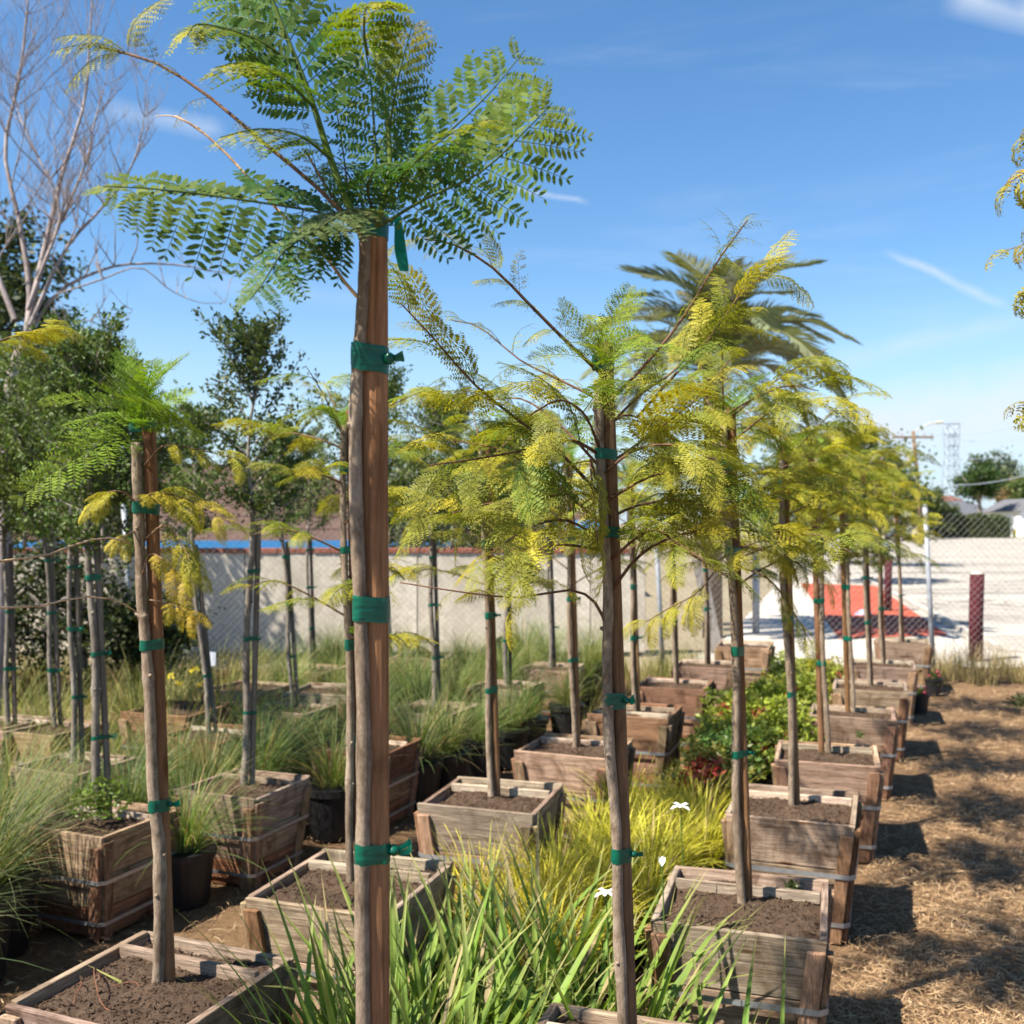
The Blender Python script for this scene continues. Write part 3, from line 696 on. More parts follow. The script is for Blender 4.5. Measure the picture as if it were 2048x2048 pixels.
# ------------------------------------------------------------------ trunk, stake and ties
def hull(pts):
    pts = sorted(set(pts)); 
    def half_(ps):
        o = []
        for p in ps:
            while len(o) > 1 and (o[-1][0] - o[-2][0]) * (p[1] - o[-2][1]) - (o[-1][1] - o[-2][1]) * (p[0] - o[-2][0]) <= 0: o.pop()
            o.append(p)
        return o
    a = half_(pts); c = half_(pts[::-1]); return a[:-1] + c[:-1]
def interp(path, z):
    for p, q in zip(path, path[1:]):
        if p.z <= z <= q.z or q is path[-1]: return p.lerp(q, (z - p.z) / max(1e-6, q.z - p.z))
def trunk_mesh(path, r0, r1, rg, name='trunk', mat=None, knots=6):
    c = curve(path, 46); b = MB(); n = len(c); ks = [(rg.random(), rg.uniform(.1, .24)) for _ in range(knots)]
    rad = []
    for i in range(n):
        t = i / (n - 1); r = r0 + (r1 - r0) * t
        r *= 1 + .05 * math.sin(i * 1.7 + rg.random()) + sum(a * math.exp(-((t - k) * 60) ** 2) for k, a in ks) + .35 * math.exp(-t * 60)
        rad.append(r)
    b.tube(c, rad, 12, True)
    for k, a in ks:     # pruned twig scars
        p = c[int(k * (n - 1))]; d = V((rg.uniform(-1, 1), rg.uniform(-1, .2), .3)).normalized()
        b.tube([p + d * r0 * .5, p + d * r0 * 1.25, p + d * r0 * 1.4], [r0 * .45, r0 * .34, r0 * .15], 7)
    return b.mesh(name, mat or BARK, True)
def stake_mesh(base, top, r, rg):
    b = MB(); pts = [base.lerp(top, i / 14) for i in range(15)]
    b.tube(pts, [r * (1 + .02 * math.sin(i * 2.1)) for i in range(15)], 18)
    return b.mesh('wooden_stake', STAKE, False)
def tie_mesh(tp, tr, sp, sr, z, h, rg, knot=True, ang=-.3):
    "band of tape around trunk and stake, with a knot and a loose tail"
    b = MB(); pts = []
    for c, r in ((tp, tr + .0012), (sp, sr + .0012)):
        for k in range(18): a = 2 * math.pi * k / 18; pts.append((round(c.x + r * math.cos(a), 5), round(c.y + r * math.sin(a), 5)))
    hp = hull(pts); n = len(hp); cx = sum(p[0] for p in hp) / n; cy = sum(p[1] for p in hp) / n
    sl = rg.uniform(-.12, .12)
    for lay in range(2):
        k = 1 + .018 * lay; zo = rg.uniform(-.3, .3) * h * .3; vs = []; hh = h * (.5 if lay == 0 else .32)
        for sgn in (-1, 0, 1):
            for x, y in hp: vs.append((cx + (x - cx) * (k + (.006 if sgn == 0 else 0)), cy + (y - cy) * (k + (.006 if sgn == 0 else 0)), z + zo * lay + sgn * hh + (x - cx) * (sl + .1 * lay) + rg.uniform(-.0012, .0012)))
        fs = [(j * n + i, j * n + (i + 1) % n, (j + 1) * n + (i + 1) % n, (j + 1) * n + i) for j in range(2) for i in range(n)]
        b.add(vs, fs)
    if knot:
        d = V((math.cos(ang), math.sin(ang), 0)); p = V((sp.x, sp.y, z)) + d * (sr + .003)
        b.tube([p - d * .004, p + d * .004, p + d * .01], [.006, .008, .004], 8)
        q = V((0, 0, 1))
        ks = rg.uniform(.45, .9); kz = rg.uniform(-1, 1)
        loop = [p + d * .006, p + (d * .02 + q * .012 * kz) * ks + d * .004, p + (d * .032 + q * .018 * kz) * ks, p + (d * .034 + q * .004) * ks, p + (d * .02 - q * .006 * kz) * ks, p + d * .006]
        b.strip(curve(loop, 12), d.cross(q) * .3 + q * .7, [.008 + .008 * math.sin(math.pi * i / 12) for i in range(13)])
    return b
def staked(name, base, top_off, path, r0, r1, sbase, stop, sr, ties, tie_h, lab_tree, lab_stake, seed, group, mat=None, cat='tree', color=(1, 1, 1), scol=(.27, .145, .075), tails=None):
    rg = random.Random(seed)
    t = thing(name, base, lab_tree, cat, group[0])
    lp = [p - base for p in path]
    mk('trunk', trunk_mesh(lp, r0, r1, rg, mat=mat), t, color=color)
    st = mk('wooden_stake', stake_mesh(sbase - sbase, stop - sbase, sr, rg), None, sbase, color=jit(scol, rg, .15))
    tag(st, lab_stake, 'stake', group[1])
    for i, z in enumerate(ties):
        tp = interp(path, z); sp = interp([sbase, stop], min(z, stop.z - .005)); 
        if tp is None: continue
        b = tie_mesh(tp - sbase, r0 + (r1 - r0) * .5, sp - sbase, sr, z - sbase.z, tie_h * rg.uniform(.75, 1.2), rg, rg.random() < .45, rg.uniform(-.7, .2))
        if tails and i in tails:
            p = V((sp.x + sr + .004, sp.y - .005, z)) - sbase
            cc = curve([p, p + V((.008, 0, .014)), p + V((.011, 0, -.006)), p + V((.013, -.002, -.03)), p + V((.018, -.004, -.058))], 12)
            b.strip(cc, V((.9, .3, 0)), [.005, .005, .006, .008, .009, .011, .012, .014, .015, .016, .016, .015, .012])
        mk('tie', b.mesh('tie', TAPE, True), st)
    return t, st, rg
def frond_obj(parent, me, p, d, rg, s, color, up=V((0, 0, 1)), roll=0.0, name='frond'):
    M = basis(d, up).to_4x4() @ Matrix.Rotation(roll, 4, 'X') @ Matrix.Scale(s, 4); M.translation = p
    return mk(name, me, parent, mat4=M, color=color)
def branch_obj(parent, pts, r0, r1, color=(1, 1, 1), n=6, name='branch', mat=None):
    c = curve(pts, 10); b = MB(); b.tube(c, [r0 + (r1 - r0) * i / 10 for i in range(11)], n)
    mk(name, b.mesh(name, mat or BARK, True), parent, color=color); return c
def crown(t, path, base, rg, z0, z1, nb, reach, fronds, colors, sets, per=5, top=5, rise=.5, fs=1.0, azs=None):
    "branches spiralling up the trunk with feathery fronds along them"
    for i in range(nb):
        z = z0 + (z1 - z0) * (i + rg.random() * .6) / nb; p = interp(path, z) - base
        az = (i * 2.4 + rg.uniform(-.5, .5)) if azs is None else azs[i % len(azs)] + rg.uniform(-.3, .3); ln = reach * rg.uniform(.55, 1.1) * (1.0 - .25 * (z - z0) / max(.01, z1 - z0))
        el = rise * rg.uniform(.3, 1.3); d = V((math.cos(az) * math.cos(el), math.sin(az) * math.cos(el), math.sin(el)))
        pts = [p, p + d * ln * .35, p + d * ln * .7 + V((0, 0, -.02)), p + d * ln + V((0, 0, -.10 * ln / .4))]
        c = branch_obj(t, pts, .0042, .0014, (.75, .62, .5), 5)
        for k in range(per):
            u = .25 + .75 * (k + rg.random() * .5) / per; q = c[min(10, int(u * 10))]
            T = (c[min(10, int(u * 10) + 1)] - c[max(0, int(u * 10) - 1)]).normalized()
            sg = 1 if (k + i) % 2 else -1; turn = Matrix.Rotation(sg * rg.uniform(.4, 1.15) * (0 if k == per - 1 else 1), 3, 'Z')
            dd = (turn @ T); dd.z = rg.uniform(-.2, .42); dd.normalize()
            frond_obj(t, rg.choice(sets), q, dd, rg, rg.uniform(.5, 1.0) * fs, jit(rg.choice(colors), rg, .2), roll=rg.uniform(-.4, .4))
    for i in range(max(3, nb // 4)):     # ascending leaders above the stake
        p = interp(path, path[-1].z - .12 * rg.random()) - base; az = i * 2.1 + rg.uniform(-.4, .4); ln = reach * rg.uniform(.7, 1.05); d = V((math.cos(az) * .75, math.sin(az) * .75, rg.uniform(.45, .85))).normalized()
        c = branch_obj(t, [p, p + d * ln * .5, p + d * ln + V((0, 0, -.03))], .0038, .0012, (.75, .62, .5), 5)
        for k in range(per - 1):
            u = .3 + .7 * (k + rg.random() * .5) / (per - 1); q = c[min(10, int(u * 10))]; sg = 1 if k % 2 else -1
            dd = Matrix.Rotation(sg * rg.uniform(.5, 1.1), 3, 'Z') @ d; dd.z = rg.uniform(-.2, .5); dd.normalize()
            frond_obj(t, rg.choice(sets), q, dd, rg, rg.uniform(.55, .95) * fs, jit(rg.choice(colors), rg, .2), roll=rg.uniform(-.4, .4))
    p = interp(path, path[-1].z) - base
    for k in range(top):
        az = k * 2.4 + rg.uniform(-.4, .4); dd = V((math.cos(az), math.sin(az), rg.uniform(.25, 1.3))).normalized()
        frond_obj(t, rg.choice(FR_FRESH), p + V((0, 0, -.03)), dd, rg, rg.uniform(.7, 1.05) * fs, jit(FRESH, rg, .15), roll=rg.uniform(-.3, .3))
# ------------------------------------------------------------------ the row of feathery-leaved trees along the straw path
YAW = -19
def zpx(y, d): return CZ - (y - HY) / F * d
def fence_ord(i): return ORD[i] + ' from the chain-link fence'
rowR = {7: (1805, 1292), 6: (1766, 1337), 5: (1740, 1383), 4: (1705, 1438), 3: (1654, 1522), 2: (1588, 1629), 1: (1488, 1831)}
posR = {k: P(*v, .43) for k, v in rowR.items()}
posR[0] = V((.255, 2.20, .43)); posR[-1] = V((-.165, 1.29, .43))
posM = {k: P(*v, .43) for k, v in {0: (314, 1995), 2: (986, 1612), 3: (1150, 1510), 4: (1272, 1436), 5: (1351, 1378), 6: (1415, 1338), 7: (1490, 1298)}.items()}
posM[1] = V((-.52, 3.36, .43)); posM[-1] = V((-1.32, 1.72, .43))
TR_G = ('feathery trees in the row along the straw path', 'stakes in the row along the straw path')
TM_G = ('feathery trees in the middle row', 'stakes in the middle row')

for k, p in posR.items():
    extra = 'bare soil and one pale cross slat'
    tone = {7: 0, 6: 0, 5: 0, 4: 0, 3: 1, 2: 0, 1: 0, 0: 1, -1: 0}[k]
    planter(V((p.x + .0, p.y + .0, 0)), YAW + {1: 1.5, 2: -1, 3: 2}.get(k, 0), 'weathered planter box in the row along the straw path, %s' % fence_ord(7 - k), 200 + k, 1.0, 'planter boxes along the straw path', tone, 1)
for k, p in posM.items():
    planter(V((p.x, p.y, 0)), YAW + {0: -3, 2: 2, 3: -2}.get(k, 0), 'weathered planter box in the middle row, %s' % fence_ord(7 - k), 300 + k, 1.0, 'planter boxes in the middle row', {3: 1, 4: 2, 5: 2, 0: 0, 2: 0, 1: 0, 7: 1, 6: 0}.get(k, 0), 2 if k in (4,) else 1)

# ---- the nearest tree: every frond and each pinna on it separate
D = 1.28
base = V((at(735, 2048, D).x, D, .42))
bp = [(735, 1900), (728, 1500), (722, 1250), (712, 1000), (712, 800), (722, 650), (728, 560), (730, 470)]
path = [base] + [at(x, y, D) for x, y in bp]
path[1] = at(727, 2048, D); path.insert(2, at(724, 1800, D))
SD = 1.298; sb = V((at(754, 1045, SD).x, SD, .40)); stp = at(747, 432, SD)
big, bigs, rg = staked('feathery_tree', base, None, path, .0100, .0072, sb, stp, .0178, [zpx(y, D) for y in (1708, 1218, 715, 446)], .029,
    'slender sapling with fresh green ferny leaves tied to a thick smooth brown stake', 'thick smooth reddish brown stake tied with wide green tape to the fern-leaved sapling', 7, (TR_G[0], TR_G[1]), tails={3}, scol=(.31, .15, .075))
def big_frond(pts, plen, npairs, d0, d1, col, coltip, up=(0, -.3, 1), ang0=74, ang1=40, droop=.2, dihed=.1, r=.0022, t0=.1, tipcurl=True):
    n = len(pts); W = [at(x, y, d0 + (d1 - d0) * i / (n - 1)) - base for i, (x, y) in enumerate(pts)]
    c, sl = frond_slots(W, V(up).normalized(), plen, npairs, rg, ang0, ang1, t0, dihed, droop)
    b = MB(); b.tube(c[::2], [r * (1 - .7 * i / 12) for i in range(len(c[::2]))], 6)
    fo = mk('frond', b.mesh('frond', LEAF, True), big, color=mixc3(col, (.16, .14, .05), .35))
    for (p, Dv, Nn, ln, t) in sl:
        k = rg.randrange(6); M = basis(Dv, Nn).to_4x4() @ Matrix.Scale(ln, 4); M.translation = p
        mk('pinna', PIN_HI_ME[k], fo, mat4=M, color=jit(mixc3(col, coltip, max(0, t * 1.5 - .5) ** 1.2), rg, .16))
    return c
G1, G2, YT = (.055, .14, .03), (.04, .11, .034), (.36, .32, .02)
#  drooping frond to the left
big_frond([(715, 452), (640, 425), (500, 402), (330, 380), (205, 372)], .084, 13, 1.27, 1.12, G2, (.15, .2, .02), (0, -.9, .45), 78, 58, .5, 0)
big_frond([(712, 462), (640, 462), (570, 500), (530, 560), (500, 600)], .05, 11, 1.26, 1.1, G2, (.06, .13, .03), (0, -.8, .5), 75, 55, .45)
#  right side
big_frond([(760, 452), (850, 398), (960, 345), (1050, 262), (1105, 205)], .08, 11, 1.27, 1.2, G1, (.2, .25, .02), (0, -1, .15), 70, 42, .06, .05)
big_frond([(765, 420), (820, 335), (900, 262), (980, 185), (1050, 100)], .07, 11, 1.3, 1.3, G1, (.17, .23, .03), (0, -1, .1), 74, 45, .0, .05)
big_frond([(770, 385), (840, 315), (910, 262), (985, 236)], .05, 9, 1.28, 1.12, G1, YT, (0, -.4, .9), 70, 45, .2)
#  upper left shoot
sh = [(722, 455), (690, 395), (655, 300), (628, 215), (600, 140), (560, 40), (525, -50)]
b = MB(); c = curve([at(x, y, 1.27) - base for x, y in sh], 20); b.tube(c, [.0052 * (1 - .55 * i / 20) for i in range(21)], 8); mk('shoot', b.mesh('shoot', LEAF, True), big, color=(.15, .22, .04))
big_frond([(640, 258), (612, 165), (575, 70), (530, -40)], .08, 9, 1.265, 1.25, G1, (.12, .2, .03), (0, -1, 0), 72, 45, .0, .05)
big_frond([(662, 318), (600, 272), (520, 258), (440, 275)], .05, 10, 1.26, 1.08, (.10, .17, .02), YT, (0, -.35, .9), 72, 45, .3)
big_frond([(628, 215), (570, 160), (500, 125), (430, 135)], .055, 10, 1.26, 1.1, (.08, .16, .02), YT, (0, -.4, .9), 72, 45, .25)
big_frond([(600, 140), (530, 88), (460, 60), (395, 48), (375, 70)], .055, 11, 1.27, 1.2, (.07, .15, .02), YT, (0, -.5, .8), 72, 45, .3)
big_frond([(575, 80), (520, 40), (480, 5), (455, -40)], .06, 10, 1.27, 1.33, G1, (.1, .19, .04), (0, -.7, .6), 72, 45, .15)
#  second upright shoot
sh2 = [(752, 455), (765, 410), (780, 340), (775, 250), (760, 160), (740, 80)]
b = MB(); c = curve([at(x, y, 1.28) - base for x, y in sh2], 16); b.tube(c, [.0042 * (1 - .6 * i / 16) for i in range(17)], 8); mk('shoot', b.mesh('shoot', LEAF, True), big, color=(.17, .22, .04))
big_frond([(752, 350), (748, 250), (738, 140), (715, 30)], .056, 10, 1.28, 1.3, G1, YT, (0, -1, 0), 74, 45, .0, .05)
big_frond([(778, 255), (790, 190), (805, 120), (828, 40)], .042, 10, 1.28, 1.25, G1, (.42, .33, .02), (0, -1, .1), 72, 42, .0)
big_frond([(735, 110), (728, 60), (735, 10), (770, 5)], .05, 9, 1.27, 1.18, (.12, .19, .02), YT, (0, -.5, .8), 70, 45, .3)
#  dark leaves in the heart of the crown
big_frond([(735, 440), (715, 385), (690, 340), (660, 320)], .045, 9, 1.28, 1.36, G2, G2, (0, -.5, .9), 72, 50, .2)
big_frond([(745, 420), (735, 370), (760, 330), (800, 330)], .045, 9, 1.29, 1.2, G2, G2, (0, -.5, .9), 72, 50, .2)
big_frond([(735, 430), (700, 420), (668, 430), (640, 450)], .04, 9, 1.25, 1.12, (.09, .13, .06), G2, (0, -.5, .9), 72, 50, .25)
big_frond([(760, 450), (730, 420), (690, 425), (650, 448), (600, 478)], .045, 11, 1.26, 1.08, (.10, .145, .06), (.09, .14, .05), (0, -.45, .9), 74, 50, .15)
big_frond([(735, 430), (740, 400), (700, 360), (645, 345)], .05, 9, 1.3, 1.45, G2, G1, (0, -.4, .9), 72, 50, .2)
#  woody twigs: the long one reaching up left and two bare sticks
def big_twig(pts, r0, r1, col, d0=1.28, d1=1.28):
    n = len(pts); return branch_obj(big, [at(x, y, d0 + (d1 - d0) * i / (n - 1)) - base for i, (x, y) in enumerate(pts)], r0, r1, col, 7)
c = big_twig([(722, 470), (640, 380), (520, 280), (420, 195), (310, 125), (200, 95)], .0030, .0015, (.85, .62, .5), 1.27, 1.3)
for u, dx, dy in ((.99, -75, -10), (.97, -60, -25), (.93, -40, 15), (.9, 20, -45)):
    q = c[min(10, int(u * 10))]; d = at(500 + dx, 500 + dy, 1.3) - at(500, 500, 1.3)
    frond_obj(big, FR_YEL[int(u * 100) % 4], q, d.normalized() + V((0, -.2, 0)), rg, .38, jit((.17, .19, .04), rg), V((0, -.6, .8)))
for u, dx, dy in ((.62, -60, 30), (.7, -50, -30), (.55, 40, 40), (.8, -20, -60), (.45, 50, -20), (.12, -50, 20), (.2, -10, -60), (.06, -60, -30)):
    q = c[min(10, int(u * 10))]; d = at(500 + dx, 500 + dy, 1.3) - at(500, 500, 1.3)
    frond_obj(big, FR_THIN[int(u * 100) % 4], q, d.normalized() + V((0, -.2, 0)), rg, .3 if u > .4 else .5, jit(G2 if u < .4 else (.14, .15, .05), rg), V((0, -.6, .8)))
big_twig([(724, 600), (700, 578), (640, 500), (560, 425), (470, 325), (400, 260), (350, 232)], .0026, .0012, (2.3, 2.0, 1.55))
c = big_twig([(400, 258), (375, 245), (345, 232), (312, 232)], .001, .0006, (2.3, 2.0, 1.6))
big_twig([(700, 430), (690, 330), (672, 215)], .0013, .0008, (.3, .25, .35), 1.3, 1.32)
big_twig([(735, 470), (700, 440), (650, 370), (610, 300)], .0024, .0014, (.6, .45, .45), 1.28, 1.33)

# ---- tree beside it in the same row: crooked, with long sparse branches
base = posR[0].copy(); base.z = .42; D = 2.2
pts = [(1246, 2048), (1236, 1830), (1233, 1664), (1219, 1498), (1214, 1333), (1216, 1180), (1205, 1000), (1198, 850), (1196, 760)]
path = [V((at(1246, 2048, D).x + .0, D, .42))] + [at(x, y, D) for x, y in pts]
base = path[0].copy()
stp = at(1210, 685, 2.22); sb = V((at(1262, 2048, 2.22).x + .003, 2.22, .40))
r0t, r0s, rg = staked('feathery_tree', base, None, path, .0125, .0095, sb, stp, .0168, [zpx(y, D) for y in (1712, 1402, 1064, 908, 725)], .03,
    'crooked feathery tree with long sparse yellowing branches, %s' % 'second from the bare-stick sapling', 'rough split-topped stake behind the crooked tree with long sparse branches', 11, TR_G, scol=(.24, .13, .075))
r0t['label'] = 'crooked feathery tree with long sparse yellowing branches reaching over the iris clumps'
def tw(pts, d0, d1, r0_=.0045, r1_=.0015, col=(.6, .42, .34)):
    n = len(pts); return branch_obj(r0t, [at(x, y, d0 + (d1 - d0) * i / (n - 1)) - base for i, (x, y) in enumerate(pts)], r0_, r1_, col, 6)
def dress(c, n, sets, cols, s, t0=.15, spread=1.0, par=None, droop=0.0):
    for k in range(n):
        u = t0 + (1 - t0) * (k + .5 * rg.random()) / n; i = min(9, int(u * 10)); q = c[i].lerp(c[i + 1], u * 10 - i); T = (c[i + 1] - c[i]).normalized()
        sg = 1 if k % 2 else -1; ax = V((0, -.8, .4)).normalized() if rg.random() < .5 else V((0, 0, 1))
        dd = Matrix.Rotation(sg * rg.uniform(.5, 1.1) * spread, 3, ax) @ T; dd.z -= droop; dd.normalize()
        frond_obj(par or r0t, rg.choice(sets), q, dd, rg, s * rg.uniform(.75, 1.15) * (1.15 - .45 * u), jit(rg.choice(cols), rg, .18), roll=rg.uniform(-.6, .6))
OL = [OLIVE, GREEN, YELG, (.14, .165, .03)]
c = tw([(1200, 745), (1140, 690), (1060, 610), (985, 535), (910, 490), (850, 478)], 2.2, 2.05); dress(c, 14, FR_THIN + FR_YEL[:2], [(.17, .17, .05), OLIVE], .48, .2)
frond_obj(r0t, FR_YEL[1], c[10], V((-1, -.2, -.3)), rg, .5, (.2, .2, .05))
c = tw([(1195, 985), (1120, 905), (1030, 835), (950, 770), (870, 680), (800, 605)], 2.2, 2.0); dress(c, 8, FR_FULL + FR_YEL, OL, .85, .1, .7); dress(c, 10, FR_THIN, [YELG, (.2, .18, .05)], .45, .5)
c = tw([(1200, 820), (1290, 730), (1370, 630), (1430, 530), (1495, 440)], 2.2, 2.15, .004); dress(c, 10, FR_THIN, [OLIVE, (.13, .14, .05)], .55, .25); dress(c, 5, FR_THIN, [GREEN], .55, .7)
c = tw([(1275, 835), (1340, 760), (1410, 690), (1480, 590), (1560, 525)], 2.25, 2.35, .0035); dress(c, 12, FR_FULL + FR_YEL, OL, .72, .1)
c = tw([(1200, 800), (1120, 760), (1040, 720), (960, 655), (900, 640)], 2.25, 2.4, .003, .001); dress(c, 9, FR_THIN, [(.13, .17, .06), OLIVE], .6, .1)
c = tw([(1216, 1260), (1190, 1205), (1140, 1180), (1040, 1195), (930, 1185), (800, 1165)], 2.2, 2.15, .004); dress(c, 5, FR_YEL + FR_THIN, [YELG, (.22, .19, .04)], .6, .45)
c = tw([(1225, 1180), (1270, 1120), (1330, 1080), (1420, 1060), (1560, 1065)], 2.2, 2.1, .004); dress(c, 8, FR_FULL + FR_YEL, OL, .8, .2)
c = tw([(1200, 910), (1140, 880), (1050, 900), (940, 920), (860, 930)], 2.2, 2.0, .004); dress(c, 8, FR_FULL, OL, .9, .15)
c = tw([(1205, 1000), (1150, 985), (1060, 1000), (960, 1010), (870, 1040)], 2.25, 2.3, .004); dress(c, 8, FR_FULL + FR_YEL, OL, .9, .15)
c = tw([(1205, 1080), (1130, 1040), (1050, 1060), (980, 1110)], 2.2, 2.05, .0035); dress(c, 7, FR_FULL, OL, .85, .2)
c = tw([(1205, 950), (1270, 900), (1350, 890), (1430, 920)], 2.2, 2.0, .0035); dress(c, 7, FR_FULL + FR_YEL, OL, .9, .2)
c = tw([(1210, 1040), (1280, 1010), (1370, 1000), (1450, 1030)], 2.2, 2.3, .0035); dress(c, 7, FR_FULL + FR_YEL, OL, .9, .2)
c = tw([(1195, 870), (1250, 830), (1300, 850), (1340, 880)], 2.2, 2.45, .003); dress(c, 6, FR_YEL, [YELG, OLIVE], .8, .2)
c = tw([(1193, 960), (1180, 920), (1188, 1000), (1196, 1090)], 2.15, 2.1, .003); dress(c, 6, FR_YEL + FR_FULL, [YELG, OLIVE], .7, .3)
for pts, d1, n_, cs_ in (([(1215, 930), (1300, 870), (1390, 800), (1460, 720)], 2.5, 10, [OLIVE, GREEN, YELG]), ([(1210, 860), (1280, 790), (1350, 740), (1420, 660)], 2.35, 9, [OLIVE, YELG]), ([(1205, 940), (1130, 860), (1050, 800), (980, 800)], 2.4, 9, OL), ([(1205, 1050), (1100, 960), (1000, 900), (900, 880)], 2.35, 10, OL),
                         ([(1215, 1000), (1310, 950), (1400, 950), (1490, 990)], 2.1, 9, OL), ([(1200, 900), (1170, 830), (1120, 800), (1060, 830)], 1.95, 8, OL), ([(1205, 1100), (1110, 1090), (1010, 1120), (940, 1080)], 2.35, 8, OL), ([(1220, 1120), (1300, 1060), (1360, 1090), (1420, 1130)], 2.0, 7, OL)):
    c = tw(pts, 2.2, d1, .0035); dress(c, max(4, int(n_ * .6)), FR_FULL + FR_YEL[:2], cs_, .75, .12)
for (x, y, d) in ((1130, 600, 2.15), (1270, 590, 2.1), (1185, 615, 2.3), (1300, 640, 2.3), (1100, 700, 2.1), (1260, 720, 2.05), (1300, 700, 2.15), (1230, 640, 2.2), (1150, 660, 2.05), (1235, 830, 2.0)):
    q = at(1198, 735, 2.2) - base; frond_obj(r0t, rg.choice(FR_FRESH), q, at(x, y, d) - base - q, rg, rg.uniform(.6, .8), jit(mixc3(FRESH, YELG, rg.random() * .5), rg, .12), up=V((0, -.7, .7)), roll=rg.uniform(-.3, .3))

# ---- the other trees of both rows
def row_tree(p, seed, lab, labs, group, px_top=None, lean=(-.045, 0), z0=1.28, z1=1.95, nb=12, reach=.42, per=6, cols=OL, sets=None, top=5, r0_=.0135, zt=2.02, fs=1.0, sr=.0155, trunkpts=None, side=1, azs=None, rise=.5, ties=(.93, 1.25, 1.56, 1.83)):
    rq = random.Random(seed); base = V((p.x, p.y, .42)); n = 9; path = []
    ph = rq.random() * 6
    for i in range(n):
        u = i / (n - 1); z = .42 + (zt - .05 - .42) * u
        path.append(V((p.x + lean[0] * u + .007 * math.sin(u * 9 + ph) - .004 * side, p.y + lean[1] * u + .006 * math.sin(u * 7 + ph * 2), z)))
    if trunkpts: path = [base] + trunkpts
    s0 = V((p.x + .019 * side, p.y + .022, .40)); s1 = V((p.x + lean[0] + .017 * side, p.y + lean[1] + .02, zt))
    t, st, rg_ = staked('feathery_tree', base, None, path, r0_, r0_ * .75, s0, s1, sr, ties, .03, lab, labs, seed, group)
    crown(t, path, base, rg_, z0, z1, nb, reach, None, cols, sets or (FR_FULL + FR_YEL[:2]), per, top, rise, fs, azs)
    return t
for k in range(1, 8):
    p = posR[k]; far = k >= 5
    row_tree(p, 400 + k, 'yellow-green feathery tree in the row along the straw path, %s' % fence_ord(7 - k), 'stake with green ties in the row along the straw path, %s' % fence_ord(7 - k), TR_G,
             nb=14 if not far else 12, reach=.5, per=7 if not far else 6, cols=[OLIVE, YELG, (.16, .18, .03), (.11, .16, .03)], sets=(FR_FULL[:2] + FR_YEL[:2] + FR_FAR) if k < 2 else FR_FAR, z0=1.42 + (.05 if k == 2 else 0), z1=2.02, zt=2.03 - .02 * (k % 3), r0_=.0138, side=-1 if k in (3, 4) else 1,
             lean=(-.055, 0) if k != 7 else (-.08, 0))
# low drooping yellow sprays on the first tree by the path
t = [o for o in COL.objects if o.name.startswith('feathery_tree') and o.get('label', '').endswith(fence_ord(6))][0]
rg = random.Random(77)
for pts in ([(1470, 1130), (1540, 1160), (1590, 1230), (1625, 1290)], [(1450, 1110), (1400, 1180), (1340, 1215), (1290, 1245)], [(1460, 1090), (1560, 1110), (1650, 1160)]):
    d = posR[1].y; c = branch_obj(t, [at(x, y, d - .05 * i) - t.location for i, (x, y) in enumerate(pts)], .0035, .0012, (.7, .6, .5), 5)
    dress(c, 7, FR_YEL, [YELG, (.24, .21, .03)], .55, .25, .5, t, .3)

# middle row
mp_ = [(319, 1885), (319, 1705), (307, 1595), (302, 1463), (297, 1354), (288, 1244), (284, 1216), (279, 1071), (274, 944), (272, 885)]
D0 = posM[0].y
base = posM[0].copy(); base.z = .42
path = [base] + [at(x, y, D0) for x, y in mp_]
s0 = V((at(339, 1959, D0 + .02).x, D0 + .02, .40)); s1 = at(298, 846, D0 + .02)
m0, _, rg = staked('feathery_tree', base, None, path, .0155, .0125, s0, s1, .0172, [zpx(y, D0) for y in (1612, 1290, 1016, 850)], .028,
    'feathery tree with bright green crown and a few dead yellow leaves on a bent trunk', 'round brown stake behind the bent trunk with bright green crown', 21, TM_G, scol=(.27, .14, .07))
q0 = at(285, 850, D0) - base
for (x, y, d) in ((345, 735, 2.6), (420, 812, 2.5), (200, 745, 2.5), (120, 785, 2.5), (60, 905, 2.35), (240, 715, 2.7), (300, 712, 2.45), (180, 860, 2.3), (385, 765, 2.75), (130, 840, 2.65), (245, 690, 2.6), (325, 690, 2.5), (270, 780, 2.2)):
    v = at(x, y, d) - base - q0; frond_obj(m0, rg.choice(FR_FRESH), q0 + V((rg.uniform(-.02, .01), 0, rg.uniform(-.04, .03))), v, rg, max(.6, v.length / .24), jit(FRESH, rg, .15), up=V((rg.uniform(-.3, .3), rg.uniform(-.8, .1), .7)), roll=rg.uniform(-.4, .4))
def dead(pts, n, s, cols, sets=FR_YEL, d=None, t0=.4, col=(.9, .75, .6)):
    c = branch_obj(m0, [at(x, y, (d or D0) - .04 * i) - base for i, (x, y) in enumerate(pts)], .003, .0011, col, 5)
    dress(c, n, sets, cols, s, t0, .6, m0, .25)
YEL = (.38, .27, .04)
dead([(275, 1010), (250, 985), (215, 985), (195, 1005)], 6, .42, [YELG, (.3, .27, .03)]); dead([(278, 1000), (320, 985), (390, 1005), (460, 1045)], 12, .5, [(.42, .36, .04), (.46, .36, .045)], t0=.05); 
dead([(290, 930), (330, 890), (400, 900), (480, 920)], 5, .5, [OLIVE, YELG]); dead([(283, 1160), (300, 1108), (340, 1130), (375, 1165)], 5, .45, [(.55, .36, .06)]); dead([(300, 1200), (330, 1205), (360, 1215), (395, 1235)], 5, .42, [(.48, .3, .04)])
dead([(290, 1080), (330, 1050), (365, 1090), (385, 1130)], 7, .6, [OLIVE, YELG]); dead([(275, 1060), (255, 1070), (240, 1085)], 3, .4, [YEL])
